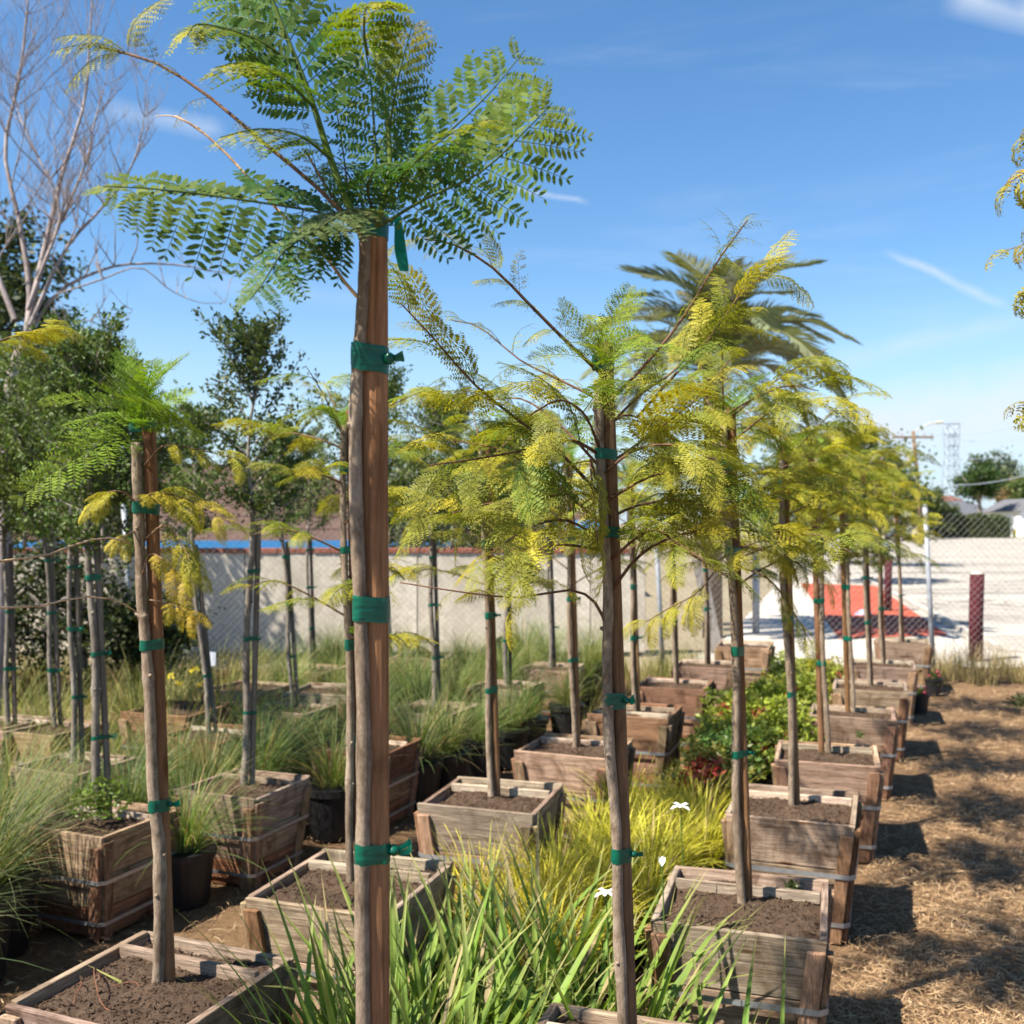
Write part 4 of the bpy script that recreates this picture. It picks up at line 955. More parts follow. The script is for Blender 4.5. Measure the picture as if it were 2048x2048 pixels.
for k in (-1, 1, 2, 3, 4, 5, 6):
    p = posM[k]; kw = {}
    if k == 1: kw = dict(nb=10, reach=.42, per=6, z0=1.25, lean=(-.03, 0))
    elif k == -1: kw = dict(nb=5, reach=.44, per=6, z0=1.75, z1=2.0, zt=2.05, azs=[.3, 1.0, 2.4, -.3, 4.0])
    else: kw = dict(nb=10, reach=.5, per=6, z0=1.3 if k < 4 else 1.4)
    row_tree(p, 500 + k, 'olive feathery tree in the middle row, %s' % fence_ord(7 - k), 'stake with green ties in the middle row, %s' % fence_ord(7 - k), TM_G, cols=[OLIVE, GREEN, (.13, .16, .035), YELG] if k != 2 else [OLIVE, YELG, (.15, .17, .03)], sets=(FR_FULL + FR_YEL[:1] + (FR_THIN[:2] if k == 1 else [])) if k < 2 else FR_FAR, **kw)
# bare arching shoots from the tree at the left edge
t = [o for o in COL.objects if o.name.startswith('feathery_tree') and o.get('label', '') == 'olive feathery tree in the middle row, ' + fence_ord(8)][0]
for pts in ([(-300, 1150), (-100, 1130), (20, 1120), (100, 1108), (170, 1082), (225, 1076), (260, 1086)], [(-300, 1290), (-120, 1230), (0, 1215), (80, 1212), (160, 1194), (230, 1200), (275, 1225)]):
    w = [at(x, y, 1.75 + .05 * i) - t.location for i, (x, y) in enumerate(pts)]; w[0] = V((-.02, 0, w[0].z)); branch_obj(t, w, .003, .0014, (2.2, 1.95, 1.6), 6)
c = branch_obj(t, [V((0, 0, 1.42)), at(-60, 700, 1.8) - t.location, at(30, 672, 1.85) - t.location, at(110, 655, 1.9) - t.location], .004, .0012, (.8, .65, .5)); rg = random.Random(9)
dress(c, 8, FR_YEL, [YELG, (.16, .18, .04)], .45, .4, .8, t, .15)
# yellowing tree on the far side of the path: only its sprays reach into the picture
p = V((2.15, 2.75, .43)); planter(V((p.x, p.y, 0)), -15, 'planter box standing apart on the far side of the straw path', 350, 1.0, None, 1, 1)
yt, _, rg = staked('feathery_tree', V((p.x, p.y, .42)), None, [V((p.x, p.y, .42)), V((p.x - .01, p.y, 1.0)), V((p.x, p.y, 1.6)), V((p.x - .02, p.y, 2.3)), V((p.x - .03, p.y, 2.75))], .016, .01, V((p.x + .04, p.y + .02, .4)), V((p.x + .03, p.y + .02, 2.1)), .02, [.95, 1.3, 1.7], .03,
    'yellow-leaved tree hanging sparse sprays over the straw path', 'lone stake on the far side of the straw path', 31, ('trees beside the straw path', 'stakes beside the straw path'))
base = yt.location
BIGF = [frond_mesh(190 + i, .2, .075, 6, [pinna_template(60 + j, 4, True, .25, .3, .5) for j in range(3)], .5, .5, 0, .2, .4, .1) for i in range(3)]
for pts in ([(2300, 200), (2180, 190), (2090, 230), (2040, 275)], [(2300, 320), (2180, 300), (2080, 330), (2010, 370)], [(2320, 450), (2200, 420), (2100, 470), (2000, 505)], [(2330, 420), (2200, 480), (2110, 540), (2035, 590)], [(2330, 800), (2220, 780), (2130, 795), (2035, 812)], [(2300, 250), (2150, 270), (2070, 310)], [(2320, 380), (2160, 400), (2060, 450)]):
    w = [at(x, y, 2.5) - base for x, y in pts]; z = w[0].z - .1; w[0] = interp([V((0, 0, 0)), V((-.03, 0, 2.33))], min(2.3, z)); c = branch_obj(yt, w, .004, .001, (.9, .75, .5), 5)
    dress(c, 5, BIGF, [(.30, .26, .05), (.2, .2, .06), (.36, .25, .04)], .5, .55, .7, yt, .25)
# ------------------------------------------------------------------ small-leaved evergreen trees
def leafy(b, p, rg, ls, n, spread, wr=.48, updir=None):
    for _ in range(n):
        q = p + V((rg.gauss(0, spread), rg.gauss(0, spread), rg.gauss(0, spread)))
        d = V((rg.uniform(-1, 1), rg.uniform(-1, 1), rg.uniform(-.5, 1))); d.normalize()
        if updir is not None: d = (d + updir * .8).normalized()
        s = d.cross(V((rg.uniform(-1, 1), rg.uniform(-1, 1), rg.uniform(-1, 1)))).normalized(); l = ls * rg.uniform(.7, 1.25); w = l * wr
        b.add([q, q + d * l * .5 + s * w * .5, q + d * l, q + d * l * .5 - s * w * .5], [(0, 1, 2, 3)], max(0, min(1, rg.gauss(.1, .15))))
def oak_crown(sd, h=.85, wid=.3, nb=34, ls=.026, dens=1.0):
    rg = random.Random(sd); b = MB(); lb = MB()
    lead = curve([V((0, 0, 0)), V((rg.uniform(-.02, .02), rg.uniform(-.02, .02), h * .4)), V((rg.uniform(-.05, .05), rg.uniform(-.05, .05), h * .75)), V((rg.uniform(-.06, .06), rg.uniform(-.06, .06), h))], 20)
    lb.tube(lead, [.011 * (1 - .85 * i / 20) for i in range(21)], 6)
    for i in range(nb):
        u = (i + rg.random()) / nb; p = lead[int(u * 19.9)]; az = i * 2.4 + rg.uniform(-.5, .5); el = rg.uniform(.25, 1.0) + .2 * u
        ln = wid * (1.15 - .65 * u) * rg.uniform(.55, 1.2) * (1 if u > .12 else .75)
        if rg.random() < .12: ln *= 1.35
        d = V((math.cos(az) * math.cos(el), math.sin(az) * math.cos(el), math.sin(el)))
        c = curve([p, p + d * ln * .5 + V((0, 0, .01)), p + d * ln + V((0, 0, .05 * rg.random()))], 8)
        lb.tube(c, [.004 * (1 - .7 * k / 8) for k in range(9)], 4, False)
        for k in range(2, 9):
            leafy(b, c[k], rg, ls, int(rg.uniform(9, 17) * dens), .018 + .012 * (1 - u), updir=d * .5)
            if rg.random() < .75:
                d2 = (d + V((rg.uniform(-1, 1), rg.uniform(-1, 1), rg.uniform(-.3, .9)))).normalized(); l2 = ln * rg.uniform(.2, .42)
                lb.tube([c[k], c[k] + d2 * l2], [.002, .001], 3, False)
                for j in range(3): leafy(b, c[k] + d2 * l2 * (j + 1) / 3, rg, ls, int(8 * dens), .014, updir=d2 * .7)
    for k in range(12, 21): leafy(b, lead[k], rg, ls, 10, .016, updir=V((0, 0, .7)))
    return b.mesh('crown', OAKLEAF), lb.mesh('limbs', BARK2, True)
OAKS = [oak_crown(900, .85, .34, 36), oak_crown(901, .95, .29, 34), oak_crown(902, .7, .36, 40, .024, 1.2), oak_crown(903, .8, .3, 30, .024, .9)]
DG, DG2, DG3 = (.05, .085, .026), (.07, .12, .028), (.10, .15, .034)
OK_G = ('small-leaved evergreen trees in boxes', 'stakes of the small-leaved evergreen trees')
def evergreen(px, py, top, seed, lab, labs, lean=(0, 0), var=0, cs=1.0, zc=1.62, color=DG, r0_=.0165, box=True, boxlab=None, size=.92, yaw=-22, tone=0, two=1, pos=None):
    p = pos or P(px, py, .38); base = V((p.x, p.y, .37)); rg_ = random.Random(seed); n = 8
    path = [V((p.x + lean[0] * (i / (n - 1)) + .008 * math.sin(i * 1.3 + seed), p.y + lean[1] * i / (n - 1), .37 + (zc + .12 - .37) * i / (n - 1))) for i in range(n)]
    s0 = V((p.x + .034, p.y + .02, .35)); s1 = V((p.x + lean[0] + .026, p.y + .02 + lean[1], zc + .02))
    t, st, rq = staked('evergreen_tree', base, None, path, r0_, r0_ * .7, s0, s1, .0135, (.75, 1.1, 1.42), .02, lab, labs, seed, OK_G, mat=BARK2, color=(.8, .78, .74), scol=(.2, .165, .135))
    for k in range(two):
        rz = rg_.random() * 6.28; o = path[-1] - base - V((0, 0, .1))
        if k: o = o + V((rg_.uniform(-.16, .16), rg_.uniform(-.1, .1), -.12))
        cr, lb = OAKS[(var + k) % 4]
        mk('crown', cr, t, o, (rg_.uniform(-.08, .08), rg_.uniform(-.08, .08), rz), cs, jit(color, rg_, .15)); mk('limbs', lb, t, o, (0, 0, rz), cs)
    if box: planter(V((p.x, p.y, 0)), yaw, boxlab, seed + 1, size, 'planter boxes of the evergreen trees', tone, 1, hs=.87)
    return t
Lrow = [(200, 1652, DG2, 2, 1.0, (-.05, 0)), (487, 1582, DG, 3, 1.12, (.04, 0)), (735, 1500, DG, 0, .9, (0, 0)), (869, 1426, DG2, 3, 1.05, (-.03, 0)), (1012, 1378, DG3, 2, 1.0, (0, 0)), (1102, 1341, DG2, 0, 1.0, (-.03, 0))]
for i, (x, y, c, v, cs, ln) in enumerate(Lrow):
    k = ORD[5 - i] + ' from the concrete wall'
    evergreen(x, y, 0, 600 + 3 * i, 'dark evergreen tree in the row beside the potted grasses, ' + k, 'grey stake in the row beside the potted grasses, ' + k, ln, v, cs, 1.58 if i != 1 else 1.62, c, .0185, True, 'planter box in the row beside the potted grasses, ' + k, .9, tone=[1, 0, 2, 0, 1, 0][i], two=2 if i in (0, 3, 4) else 1)
Krow = [(149, 1538, DG2, 0, 1.05, (-.03, 0)), (108, 1463, DG3, 2, 1.1, (-.06, 0)), (421, 1477, DG3, 3, .95, (-.12, 0)), (586, 1424, DG2, 2, .9, (-.07, 0)), (621, 1345, DG3, 0, .95, (-.03, 0))]
for i, (x, y, c, v, cs, ln) in enumerate(Krow):
    d_ = ['closest to the tall yellow grass', 'in front of the dark hedge', 'with a leaning pale trunk', 'in a low grassy box', 'closest to the bungalow'][i]
    evergreen(x, y, 0, 640 + 3 * i, 'leafy evergreen tree ' + d_, 'thin grey stake of the evergreen tree ' + d_, ln, v, cs, 1.6 if i < 2 else 1.5, c, .0155, True, 'planter box of the evergreen tree ' + d_, .9, tone=i % 3, two=2 if i in (0, 1) else 1)
for i, (x, y, lab, tn) in enumerate([(500, 1385, 'treeless reddish planter box of loose soil near the yellow flowers', 1), (352, 1432, 'dark sided treeless planter box tilted near the tall grass', 2), (655, 1392, 'treeless planter box half sunk in green grass', 0), (845, 1322, 'treeless planter box by a large black nursery pot', 0)]):
    planter(V((P(x, y, .43).x, P(x, y, .43).y, 0)), -22 + 5 * i, lab, 680 + i, .95, None, tn, 0)
# far-left evergreens out by the hedge whose crowns fill the left edge
for i, (x, y, c) in enumerate([(-3.1, 6.3, DG2)]):
    d_ = 'furthest out before the dark hedge'
    evergreen(0, 0, 0, 700 + 3 * i, 'bushy evergreen tree ' + d_, 'stake of the bushy evergreen ' + d_, (-.02, 0), 2, 1.15, 1.5, c, .0155, True, 'planter box ' + d_, .9, two=2, pos=V((x, y, .43)))

# ------------------------------------------------------------------ grasses
def blade_pts(L_, lean, az, curl, n=5):
    out = []; p = V((0, 0, 0)); a = lean
    for i in range(n + 1):
        out.append(p.copy()); d = V((math.cos(az) * math.sin(a), math.sin(az) * math.sin(a), math.cos(a))); p = p + d * L_ / n; a = min(2.6, a + curl / n)
    return out
def tuft(sd, n, h, w, lean, curl, rad, dry=.1, nseg=5, name='blades'):
    rg = random.Random(sd); b = MB()
    for i in range(n):
        az = rg.uniform(0, 6.283); L_ = h * rg.uniform(.55, 1.1); r = rad * math.sqrt(rg.random())
        pts = blade_pts(L_, abs(rg.gauss(lean * .5, lean * .5)), az + rg.uniform(-.4, .4), rg.uniform(.3, 1) * curl, nseg); o = V((r * math.cos(az), r * math.sin(az), 0))
        side = V((-math.sin(az), math.cos(az), rg.uniform(-.4, .4))).normalized(); ww = w * rg.uniform(.7, 1.3)
        t_ = .75 + .25 * rg.random() if rg.random() < dry else max(0, rg.gauss(.08, .1))
        b.strip([o + p for p in pts], side, [ww * (1 - .85 * (k / nseg) ** 1.6) for k in range(nseg + 1)], t_)
    return b.mesh(name, BLADE)
FESC = [tuft(1000 + i, 320, .46, .0036, .75, 1.5, .06, .14) for i in range(4)]
TALL = [tuft(1010 + i, 190, .75, .007, .5, 1.3, .09, .22) for i in range(3)]
SEDGE = [tuft(1020 + i, 240, .33, .0066, .6, 1.7, .06, .12) for i in range(4)]
def pot_mesh(r, h):
    b = MB(); b.tube([(0, 0, 0), (0, 0, h * .85), (0, 0, h * .86), (0, 0, h), (0, 0, h), (0, 0, h * .82)], [r * .8, r * .97, r * 1.05, r * 1.06, r * .97, r * .95], 20)
    return b.mesh('pot', POT, False)
POT1, POT2 = pot_mesh(.14, .26), pot_mesh(.17, .3)
rg = random.Random(55)
def potted_grass(x, y, c, s=1.0):
    t = thing('grass_pot', (x, y, 0), 'fine green grass tuft in a black nursery pot', 'potted plant', 'fine grasses in black pots')
    mk('pot', POT1, t, scale=s); mk('blades', rg.choice(FESC), t, (0, 0, .24 * s), (0, 0, rg.random() * 6), s * rg.uniform(.9, 1.2), jit(c, rg, .18))
FG, FG2 = (.11, .17, .05), (.14, .2, .055)
spots = [(-1.42, 4.45), (-1.05, 5.1), (-.95, 5.4), (-.55, 5.95), (-.4, 6.2), (-.02, 6.95), (.1, 7.2), (.42, 7.9), (-.72, 5.6), (-.2, 6.55)]
for i in range(110):      # block of pots between the evergreen rows
    u = rg.random(); a = V((-2.35, 3.7)).lerp(V((-.2, 8.6)), u); off = rg.uniform(-.75, .42)
    spots.append((a.x + off * .9, a.y - off * .35))
boxes_xy = [V((o.location.x, o.location.y)) for o in COL.objects if o.name.startswith('planter_box')]
def free(x, y, r): return all((V((x, y)) - q).length > r for q in boxes_xy)
pl = []
for (x, y) in spots:
    if free(x, y, .34) and all((V((x, y)) - V(q)).length > .23 for q in pl): pl.append((x, y)); potted_grass(x, y, rg.choice([FG, FG2]), rg.uniform(.9, 1.15))
for i in range(60):
    x, y = rg.uniform(-1.9, .9), rg.uniform(6.6, 10.2)
    if x > -.1 + (y - 6.6) * .35: continue
    if free(x, y, .34) and all((V((x, y)) - V(q)).length > .26 for q in pl): pl.append((x, y)); potted_grass(x, y, FG2, rg.uniform(.95, 1.2))
for (x, y) in [(-2.15, 3.55), (-2.0, 3.95), (-2.2, 4.3), (-2.45, 4.0), (-1.95, 3.2), (-1.8, 4.75), (-2.0, 5.1)]:
    if free(x, y, .33): potted_grass(x, y, (.09, .13, .055), 1.1)
def golden(x, y, s=1.0):
    t = thing('grass_clump', (x, y, 0), 'tall arching yellow-green grass clump before the dark hedge', 'grass clump', 'tall golden grasses by the hedge')
    mk('blades', rg.choice(TALL), t, (0, 0, -.02), (0, 0, rg.random() * 6), s * rg.uniform(.9, 1.25), jit((.17, .19, .045), rg, .15))
for (x, y) in [(-3.5, 6.2), (-3.2, 5.6), (-3.1, 6.8), (-2.75, 6.3), (-2.9, 5.3), (-3.6, 7.2), (-2.5, 6.9), (-2.15, 6.4), (-2.35, 5.7), (-1.95, 6.9), (-3.3, 4.7), (-2.9, 4.5), (-3.9, 6.7), (-2.0, 7.5), (-2.6, 5.3), (-2.75, 7.6)]: golden(x, y)
# golden sedge between the two near rows
sed = [(.12, 3.72), (.32, 3.82), (.3, 4.08), (.54, 4.08), (.45, 4.34), (.7, 4.42), (.62, 4.72), (.86, 4.82), (.06, 3.5), (.76, 5.02), (.5, 3.84), (.98, 5.15), (.28, 3.56), (.18, 4.0), (.36, 4.55), (.85, 4.55), (.6, 4.25), (-.12, 3.72), (.1, 3.3), (-.2, 3.5), (.55, 5.0)]
for (x, y) in sed:
    t = thing('sedge_clump', (x, y, 0), 'low bright yellow-green sedge tuft between the two rows of feathery trees', 'grass clump', 'golden sedge tufts between the rows')
    mk('pot', POT1, t, scale=.62); mk('blades', rg.choice(SEDGE), t, (0, 0, .14), (0, 0, rg.random() * 6), rg.uniform(.95, 1.25), jit((.5, .46, .045), rg, .12))
# iris clumps: each blade a leaf of its own
def iris_blade(sd):
    rg_ = random.Random(sd); b = MB(); L_ = 1.0; n = 8; pts = blade_pts(L_, rg_.uniform(.02, .12), 0, rg_.choice([.3, .5, .7, 1.0, 1.5]), n); w = .03
    for sgn in (-1, 1):
        vs = []
        for k, p in enumerate(pts):
            u = k / n; wd = w * (.7 + .5 * math.sin(math.pi * min(1, u * .9 + .1))) * (1 - u ** 4 * .97); vs += [p + V((.12 * wd, 0, 0)), p + V((0, sgn * wd * .5, 0))]
        f = [(2 * i, 2 * i + 1, 2 * i + 3, 2 * i + 2) for i in range(n)]
        b.add(vs, f, [min(1, max(0, (k // 2 / n - .74) * 2.6)) + .01 for k in range(len(vs))])
    return b.mesh('blade', BLADE)
IRIS = [iris_blade(1100 + i) for i in range(9)]
def iris(x, y, n, h, lab, col=(.17, .25, .045), rad=.07, grp='iris clumps between the rows'):
    t = thing('iris_clump', (x, y, 0), lab, 'iris', grp)
    for i in range(n):
        az = rg.uniform(0, 6.283); r = rad * math.sqrt(rg.random()); s = h * rg.uniform(.55, 1.12); ln = abs(rg.gauss(0, .16)) + .03
        M = Matrix.Translation((r * math.cos(az), r * math.sin(az), -.01)) @ Matrix.Rotation(az + rg.uniform(-.5, .5), 4, 'Z') @ Matrix.Rotation(ln, 4, 'Y') @ Matrix.Rotation(rg.uniform(-1.2, 1.2), 4, 'Z') @ Matrix.Diagonal((s, s * rg.uniform(.7, 1.1) * .85, s, 1))
        c = jit(col, rg, .22)
        if rg.random() < .07: c = (.34, .27, .14)
        mk('blade', rg.choice(IRIS), t, mat4=M, color=c)
il = 'long strap-leaved green iris clump between the two rows of feathery trees'
for (x, y, n, h) in [(-.12, 2.36, 34, .78), (-.3, 2.66, 32, .76), (-.06, 2.62, 38, .7), (.1, 2.74, 38, .72), (-.2, 2.82, 30, .72), (.27, 2.72, 36, .72), (.02, 2.98, 36, .76), (.22, 3.0, 38, .76), (-.42, 2.28, 26, .5), (-.1, 3.12, 30, .66), (.14, 3.2, 32, .72), (-.28, 2.1, 26, .5), (-.02, 2.08, 26, .52), (.36, 3.08, 18, .6), (-.52, 2.52, 18, .48), (-.16, 1.9, 22, .5), (-.36, 1.85, 22, .46), (.3, 2.55, 16, .6), (-.48, 2.58, 30, .74), (-.4, 2.78, 28, .7), (-.36, 2.45, 28, .8), (-.28, 2.98, 26, .66), (-.5, 2.9, 16, .55), (-.22, 2.34, 30, .82), (-.24, 2.62, 30, .78)]: iris(x, y, n, h, il)
iris(.56, 2.5, 16, .56, 'sparse iris blades standing before the front of the box beside the crooked tree', (.12, .2, .035), .1, None)
iris(.46, 2.62, 12, .5, 'few short iris blades at the foot of a slanted box cleat', (.12, .2, .035), .07, None)
iris(-.66, 2.62, 13, .5, 'loose pale iris blades beside the box corner with a white dead leaf', (.15, .19, .06), .12, None)
iris(-.74, 3.0, 8, .45, 'few upright iris blades growing in the shade between two boxes', (.15, .19, .06), .12, None)
iris(-.98, 2.12, 7, .62, 'thin iris blades rising beside the box with reddish runners', (.12, .17, .05), .1, None)
# white flowers
FLW = plain('petal', (.8, .8, .78), .5, .3, 0, .05)
def flower(p, lab, s=1.0, bud=False):
    t = thing('iris_flower', (p.x, p.y, 0), lab, 'flower')
    b = MB(); b.tube(curve([V((0, 0, 0)), V((.01, 0, p.z * .5)), V((0, 0, p.z))], 6), .0022, 5); b.obj('stem', BLADE, t, color=(.13, .2, .04))
    for k in range(6 if not bud else 3):
        a = k * math.pi / 3 + .3; up_ = .1 if k % 2 else .45
        if bud: up_ = 2.5
        d = V((math.cos(a), math.sin(a), up_)).normalized(); sd_ = d.cross(V((0, 0, 1))).normalized(); b = MB(); q = V((0, 0, p.z))
        pts = [q, q + d * .016 * s, q + d * .032 * s - V((0, 0, .003)), q + d * .045 * s - V((0, 0, .012 if not bud else 0))]; b.strip(pts, sd_, [.004, .018 * s, .022 * s, .006 * s]); b.obj('petal', FLW, t)
flower(at(1361, 1612, 3.75), 'open white iris flower above the golden sedge', .85); flower(at(1212, 1785, 2.7), 'white iris flower half hidden behind the crooked trunk', .7); flower(at(1324, 1732, 3.0), 'closed white iris bud beside the weedy planter box', .6, True)

# ------------------------------------------------------------------ nandina shrubs in pots
def shrub_mesh(sd, r, h, n, ls, red=.2):
    rg_ = random.Random(sd); b = MB(); 
    for i in range(n):
        az = rg_.uniform(0, 6.28); u = rg_.random() ** .6; el = rg_.uniform(-.15, 1.45)
        p = V((math.cos(az) * math.cos(el) * r * u, math.sin(az) * math.cos(el) * r * u, h * .35 + math.sin(el) * h * .65 * u)); p *= 1 + .18 * noise.noise(p * 9 + V((sd, 0, 0)))
        for k in range(5):
            d = V((rg_.uniform(-1, 1), rg_.uniform(-1, 1), rg_.uniform(-.2, .9))).normalized(); s = d.cross(V((rg_.uniform(-1, 1), rg_.uniform(-1, 1), .3))).normalized(); l = ls * rg_.uniform(.7, 1.3)
            tn = 1.0 if noise.noise(p * 6 + V((0, sd * 3.1, 0))) > .42 - red else max(0, rg_.gauss(0, .08))
            b.add([p, p + d * l * .5 + s * l * .2, p + d * l, p + d * l * .5 - s * l * .2], [(0, 1, 2, 3)], tn * rg_.uniform(.6, 1))
    return b.mesh('foliage', SHRUB)
SHR = [shrub_mesh(i, .2, .36, 420, .034, .0) for i in range(3)] + [shrub_mesh(7, .18, .3, 380, .034, .35), shrub_mesh(8, .18, .32, 380, .032, -.6)]
sp = [(1.08, 5.35, 4, (.06, .11, .02)), (1.22, 5.62, 4, (.07, .12, .02)), (1.42, 5.75, 3, (.16, .2, .03)), (1.36, 6.05, 0, (.22, .25, .035)), (1.62, 6.1, 1, (.22, .25, .035)), (1.58, 6.45, 0, (.2, .24, .03)), (1.8, 6.6, 2, (.24, .27, .04)), (1.4, 6.5, 1, (.2, .24, .035)), (1.95, 6.95, 0, (.23, .26, .035)), (1.72, 6.95, 2, (.2, .24, .03)), (2.1, 7.35, 1, (.24, .27, .04)), (1.88, 7.4, 0, (.2, .22, .035)),
      (2.3, 7.75, 2, (.23, .26, .04)), (2.1, 7.9, 1, (.2, .23, .035)), (2.5, 8.3, 3, (.2, .2, .04)), (2.25, 8.4, 0, (.22, .25, .04)), (1.2, 5.95, 3, (.15, .18, .03)), (2.7, 8.7, 3, (.2, .2, .05)), (1.0, 5.2, 3, (.12, .13, .03))]
SH_L = {0: 'lime green nandina shrub in the strip between the two tree rows', 1: 'lime green nandina shrub in the strip between the two tree rows', 2: 'lime green nandina shrub in the strip between the two tree rows', 3: 'red-flushed nandina shrub in a black pot between the tree rows', 4: 'dark green nandina shrub behind the golden sedge'}
for (x, y, v, c) in sp:
    lab_ = SH_L[v]
    if v == 3: lab_ += {1.42: ', before the lime shrubs', 2.5: ', beside the second far box', 1.2: ', beside the dark green one', 2.7: ', close to the fence', 1.0: ', next to the sedge'}[x]
    if v == 4: lab_ += {1.08: ' tufts', 1.22: ', tucked against the middle row'}[x]
    t = thing('nandina_shrub', (x, y, 0), lab_, 'shrub', ['lime nandina shrubs', 'lime nandina shrubs', 'lime nandina shrubs', 'red nandina shrubs', 'dark nandina shrubs'][v])
    mk('pot', POT2, t, scale=.8); mk('foliage', SHR[v], t, (0, 0, .18), (0, 0, rg.random() * 6), rg.uniform(.9, 1.2), jit(tuple(q_ * 1.3 for q_ in c), rg, .1))
# pink flowers in a pot behind the far boxes
PINK = plain('pink_petal', (.6, .05, .14), .5, .3, 0, .1)
for i, q in enumerate([P(1868, 1400, 0), P(1838, 1438, 0)]):
    t = thing('flower_pot', (q.x + .12, q.y + .3, 0), ['black pot of pink flowers beside the second box from the fence', 'black pot of pink flowers tucked beside the third box from the fence'][i], 'potted plant')
    mk('pot', POT1, t, scale=.6); mk('foliage', SHR[4], t, (0, 0, .06), None, .5, (.06, .09, .02)); b = MB(); r5 = random.Random(i)
    for k in range(5): leafy(b, V((r5.uniform(-.06, .06), r5.uniform(-.07, .0), r5.uniform(.14, .24))), r5, .026, 5, .007, .8)
    b.obj('blossom', PINK, t)
# weeds growing in the boxes and on the ground
def weed(p, z, r, h, n, ls, c, lab, par_='weed', seed=0):
    m_ = shrub_mesh(200 + seed, r, h, n, ls, -.8); t = thing('weed', (p.x, p.y, z), lab, 'weed'); mk('leaves', m_, t, color=c); return t
q = P(205, 1652, .38); weed(V((q.x + .02, q.y - .06, 0)), .385, .13, .2, 150, .022, (.14, .21, .03), 'leafy light green weed around the evergreen trunk in its box', seed=1)
q = P(1585, 1790, .43); weed(q, .43, .035, .05, 40, .014, (.13, .17, .05), 'small feathery green weed in the soil of the box behind the crooked tree', seed=2)
q = V((.55, 3.62, 0)); weed(q, 0.0, .12, .34, 150, .03, (.10, .17, .03), 'leafy green weed against the corner of a path box', seed=3)
q = V((.66, 3.75, 0)); weed(q, 0.0, .09, .4, 50, .05, (.24, .28, .04), 'broad yellow-green weed beside the leafy green weed', seed=4)
q = P(1855, 1378); weed(V((4.4, 8.9, 0)), 0, .14, .16, 130, .025, (.09, .11, .04), 'small dark green weed on the dry ground near the fence', seed=5)
q = P(1790, 1445); 
q = P(1718, 1480, .43); weed(q, .43, .03, .05, 30, .014, (.13, .17, .05), 'tiny green weed in a path box beside the lime shrubs', seed=6)
q = P(1900, 1690); b = MB()

# ------------------------------------------------------------------ straw and litter
rs = random.Random(12)
def straws(name, n, region, lab, cmix, wmin=.0017):
    b = MB()
    for i in range(n):
        x, y = region(rs); L_ = rs.uniform(.02, .085) * (1.6 if rs.random() < .08 else 1); az = rs.uniform(0, 6.283); z = rs.uniform(0, .012) + max(0, .012 * noise.noise((x * 3, y * 3, 1)))
        d = V((math.cos(az), math.sin(az), rs.uniform(-.04, .12))); sd_ = V((-d.y, d.x, rs.uniform(-.5, .5))).normalized(); w = wmin * rs.uniform(.8, 1.9)
        p = V((x, y, z + .002)); k = rs.uniform(-.35, .35); pm = p + d * L_ * .5 + V((-d.y, d.x, 0)) * L_ * k * .3 + V((0, 0, rs.uniform(0, .008)))
        b.strip([p, pm, p + d * L_ + V((0, 0, -.004))], sd_, [w, w, w * .5], rs.uniform(0, 1))
    return tag(b.obj(name, STRAW), lab, 'straw', None, 'stuff')
m, nt, out = mat_base('straw'); a = N(nt, 'ShaderNodeAttribute', attribute_name='tint')
princ(nt, out, ramp(nt, a.outputs['Fac'], [(0, (.12, .065, .033)), (.35, (.28, .17, .085)), (.8, (.43, .285, .15)), (1, (.56, .42, .26))]), .75, None, .25); STRAW = m
def reg_path(r):
    while True:
        u = r.random() ** 1.7; y = 1.9 + u * 8.2; xr = .45 + (y - 2.4) * .437; x = xr + .15 + r.random() ** .9 * (1.2 + .32 * y)
        if noise.noise((x * 1.6, y * 1.6, 5)) > r.uniform(-.75, .25): return x, y
def reg_beds(r):
    y = 1.7 + r.random() ** 1.4 * 8; return r.uniform(-.62 * y - .2, .3 + .4 * y - .5), y
straws('straw_litter', 90000, reg_path, 'dry golden straw strewn over the path beside the boxes', 0)
straws('mulch_litter', 16000, reg_beds, 'dry stalks and mulch scattered between the planter boxes', 0, .0018)
b = MB()
for i in range(900):
    x, y = reg_path(rs) if i < 500 else reg_beds(rs); s = rs.uniform(.006, .02); c = V((x, y, .004)); az = rs.random() * 6
    d = V((math.cos(az), math.sin(az), 0)); e = V((-d.y, d.x, 0))
    b.add([c - d * s, c + e * s * .5 + V((0, 0, s * .3)), c + d * s * 1.1, c - e * s * .55 + V((0, 0, s * .2))], [(0, 1, 2), (0, 2, 3)], rs.random())
tag(b.obj('leaf_litter', STRAW), 'fallen dry leaves and bark chips on the ground', 'litter', None, 'stuff')
# dry weeds along the fence and green weeds before the wall
def weeds(name, spots_, h, w, lab, cols, dry, nb=26):
    b = MB()
    for (x, y) in spots_:
        k = rs.uniform(.5, 1.15)
        for i in range(nb):
            az = rs.uniform(0, 6.28); pts = blade_pts(h * k * rs.uniform(.4, 1.1), abs(rs.gauss(.1, .35)), az, rs.uniform(.2, 1.3), 3); o = V((x + rs.gauss(0, .06), y + rs.gauss(0, .06), -.02))
            b.strip([o + p for p in pts], V((-math.sin(az), math.cos(az), .2)).normalized(), [w, w * .9, w * .6, w * .15], rs.uniform(.6, 1) if rs.random() < dry else rs.uniform(0, .3))
    tag(b.obj(name, BLADE, color=cols), lab, 'weeds', None, 'stuff')
weeds('dry_weeds', [(rs.uniform(3.6, 8.5), 11.0 + rs.gauss(-.1, .3)) for _ in range(150)], .42, .006, 'dry straw-coloured weeds along the foot of the fence', (.2, .18, .07), .9)
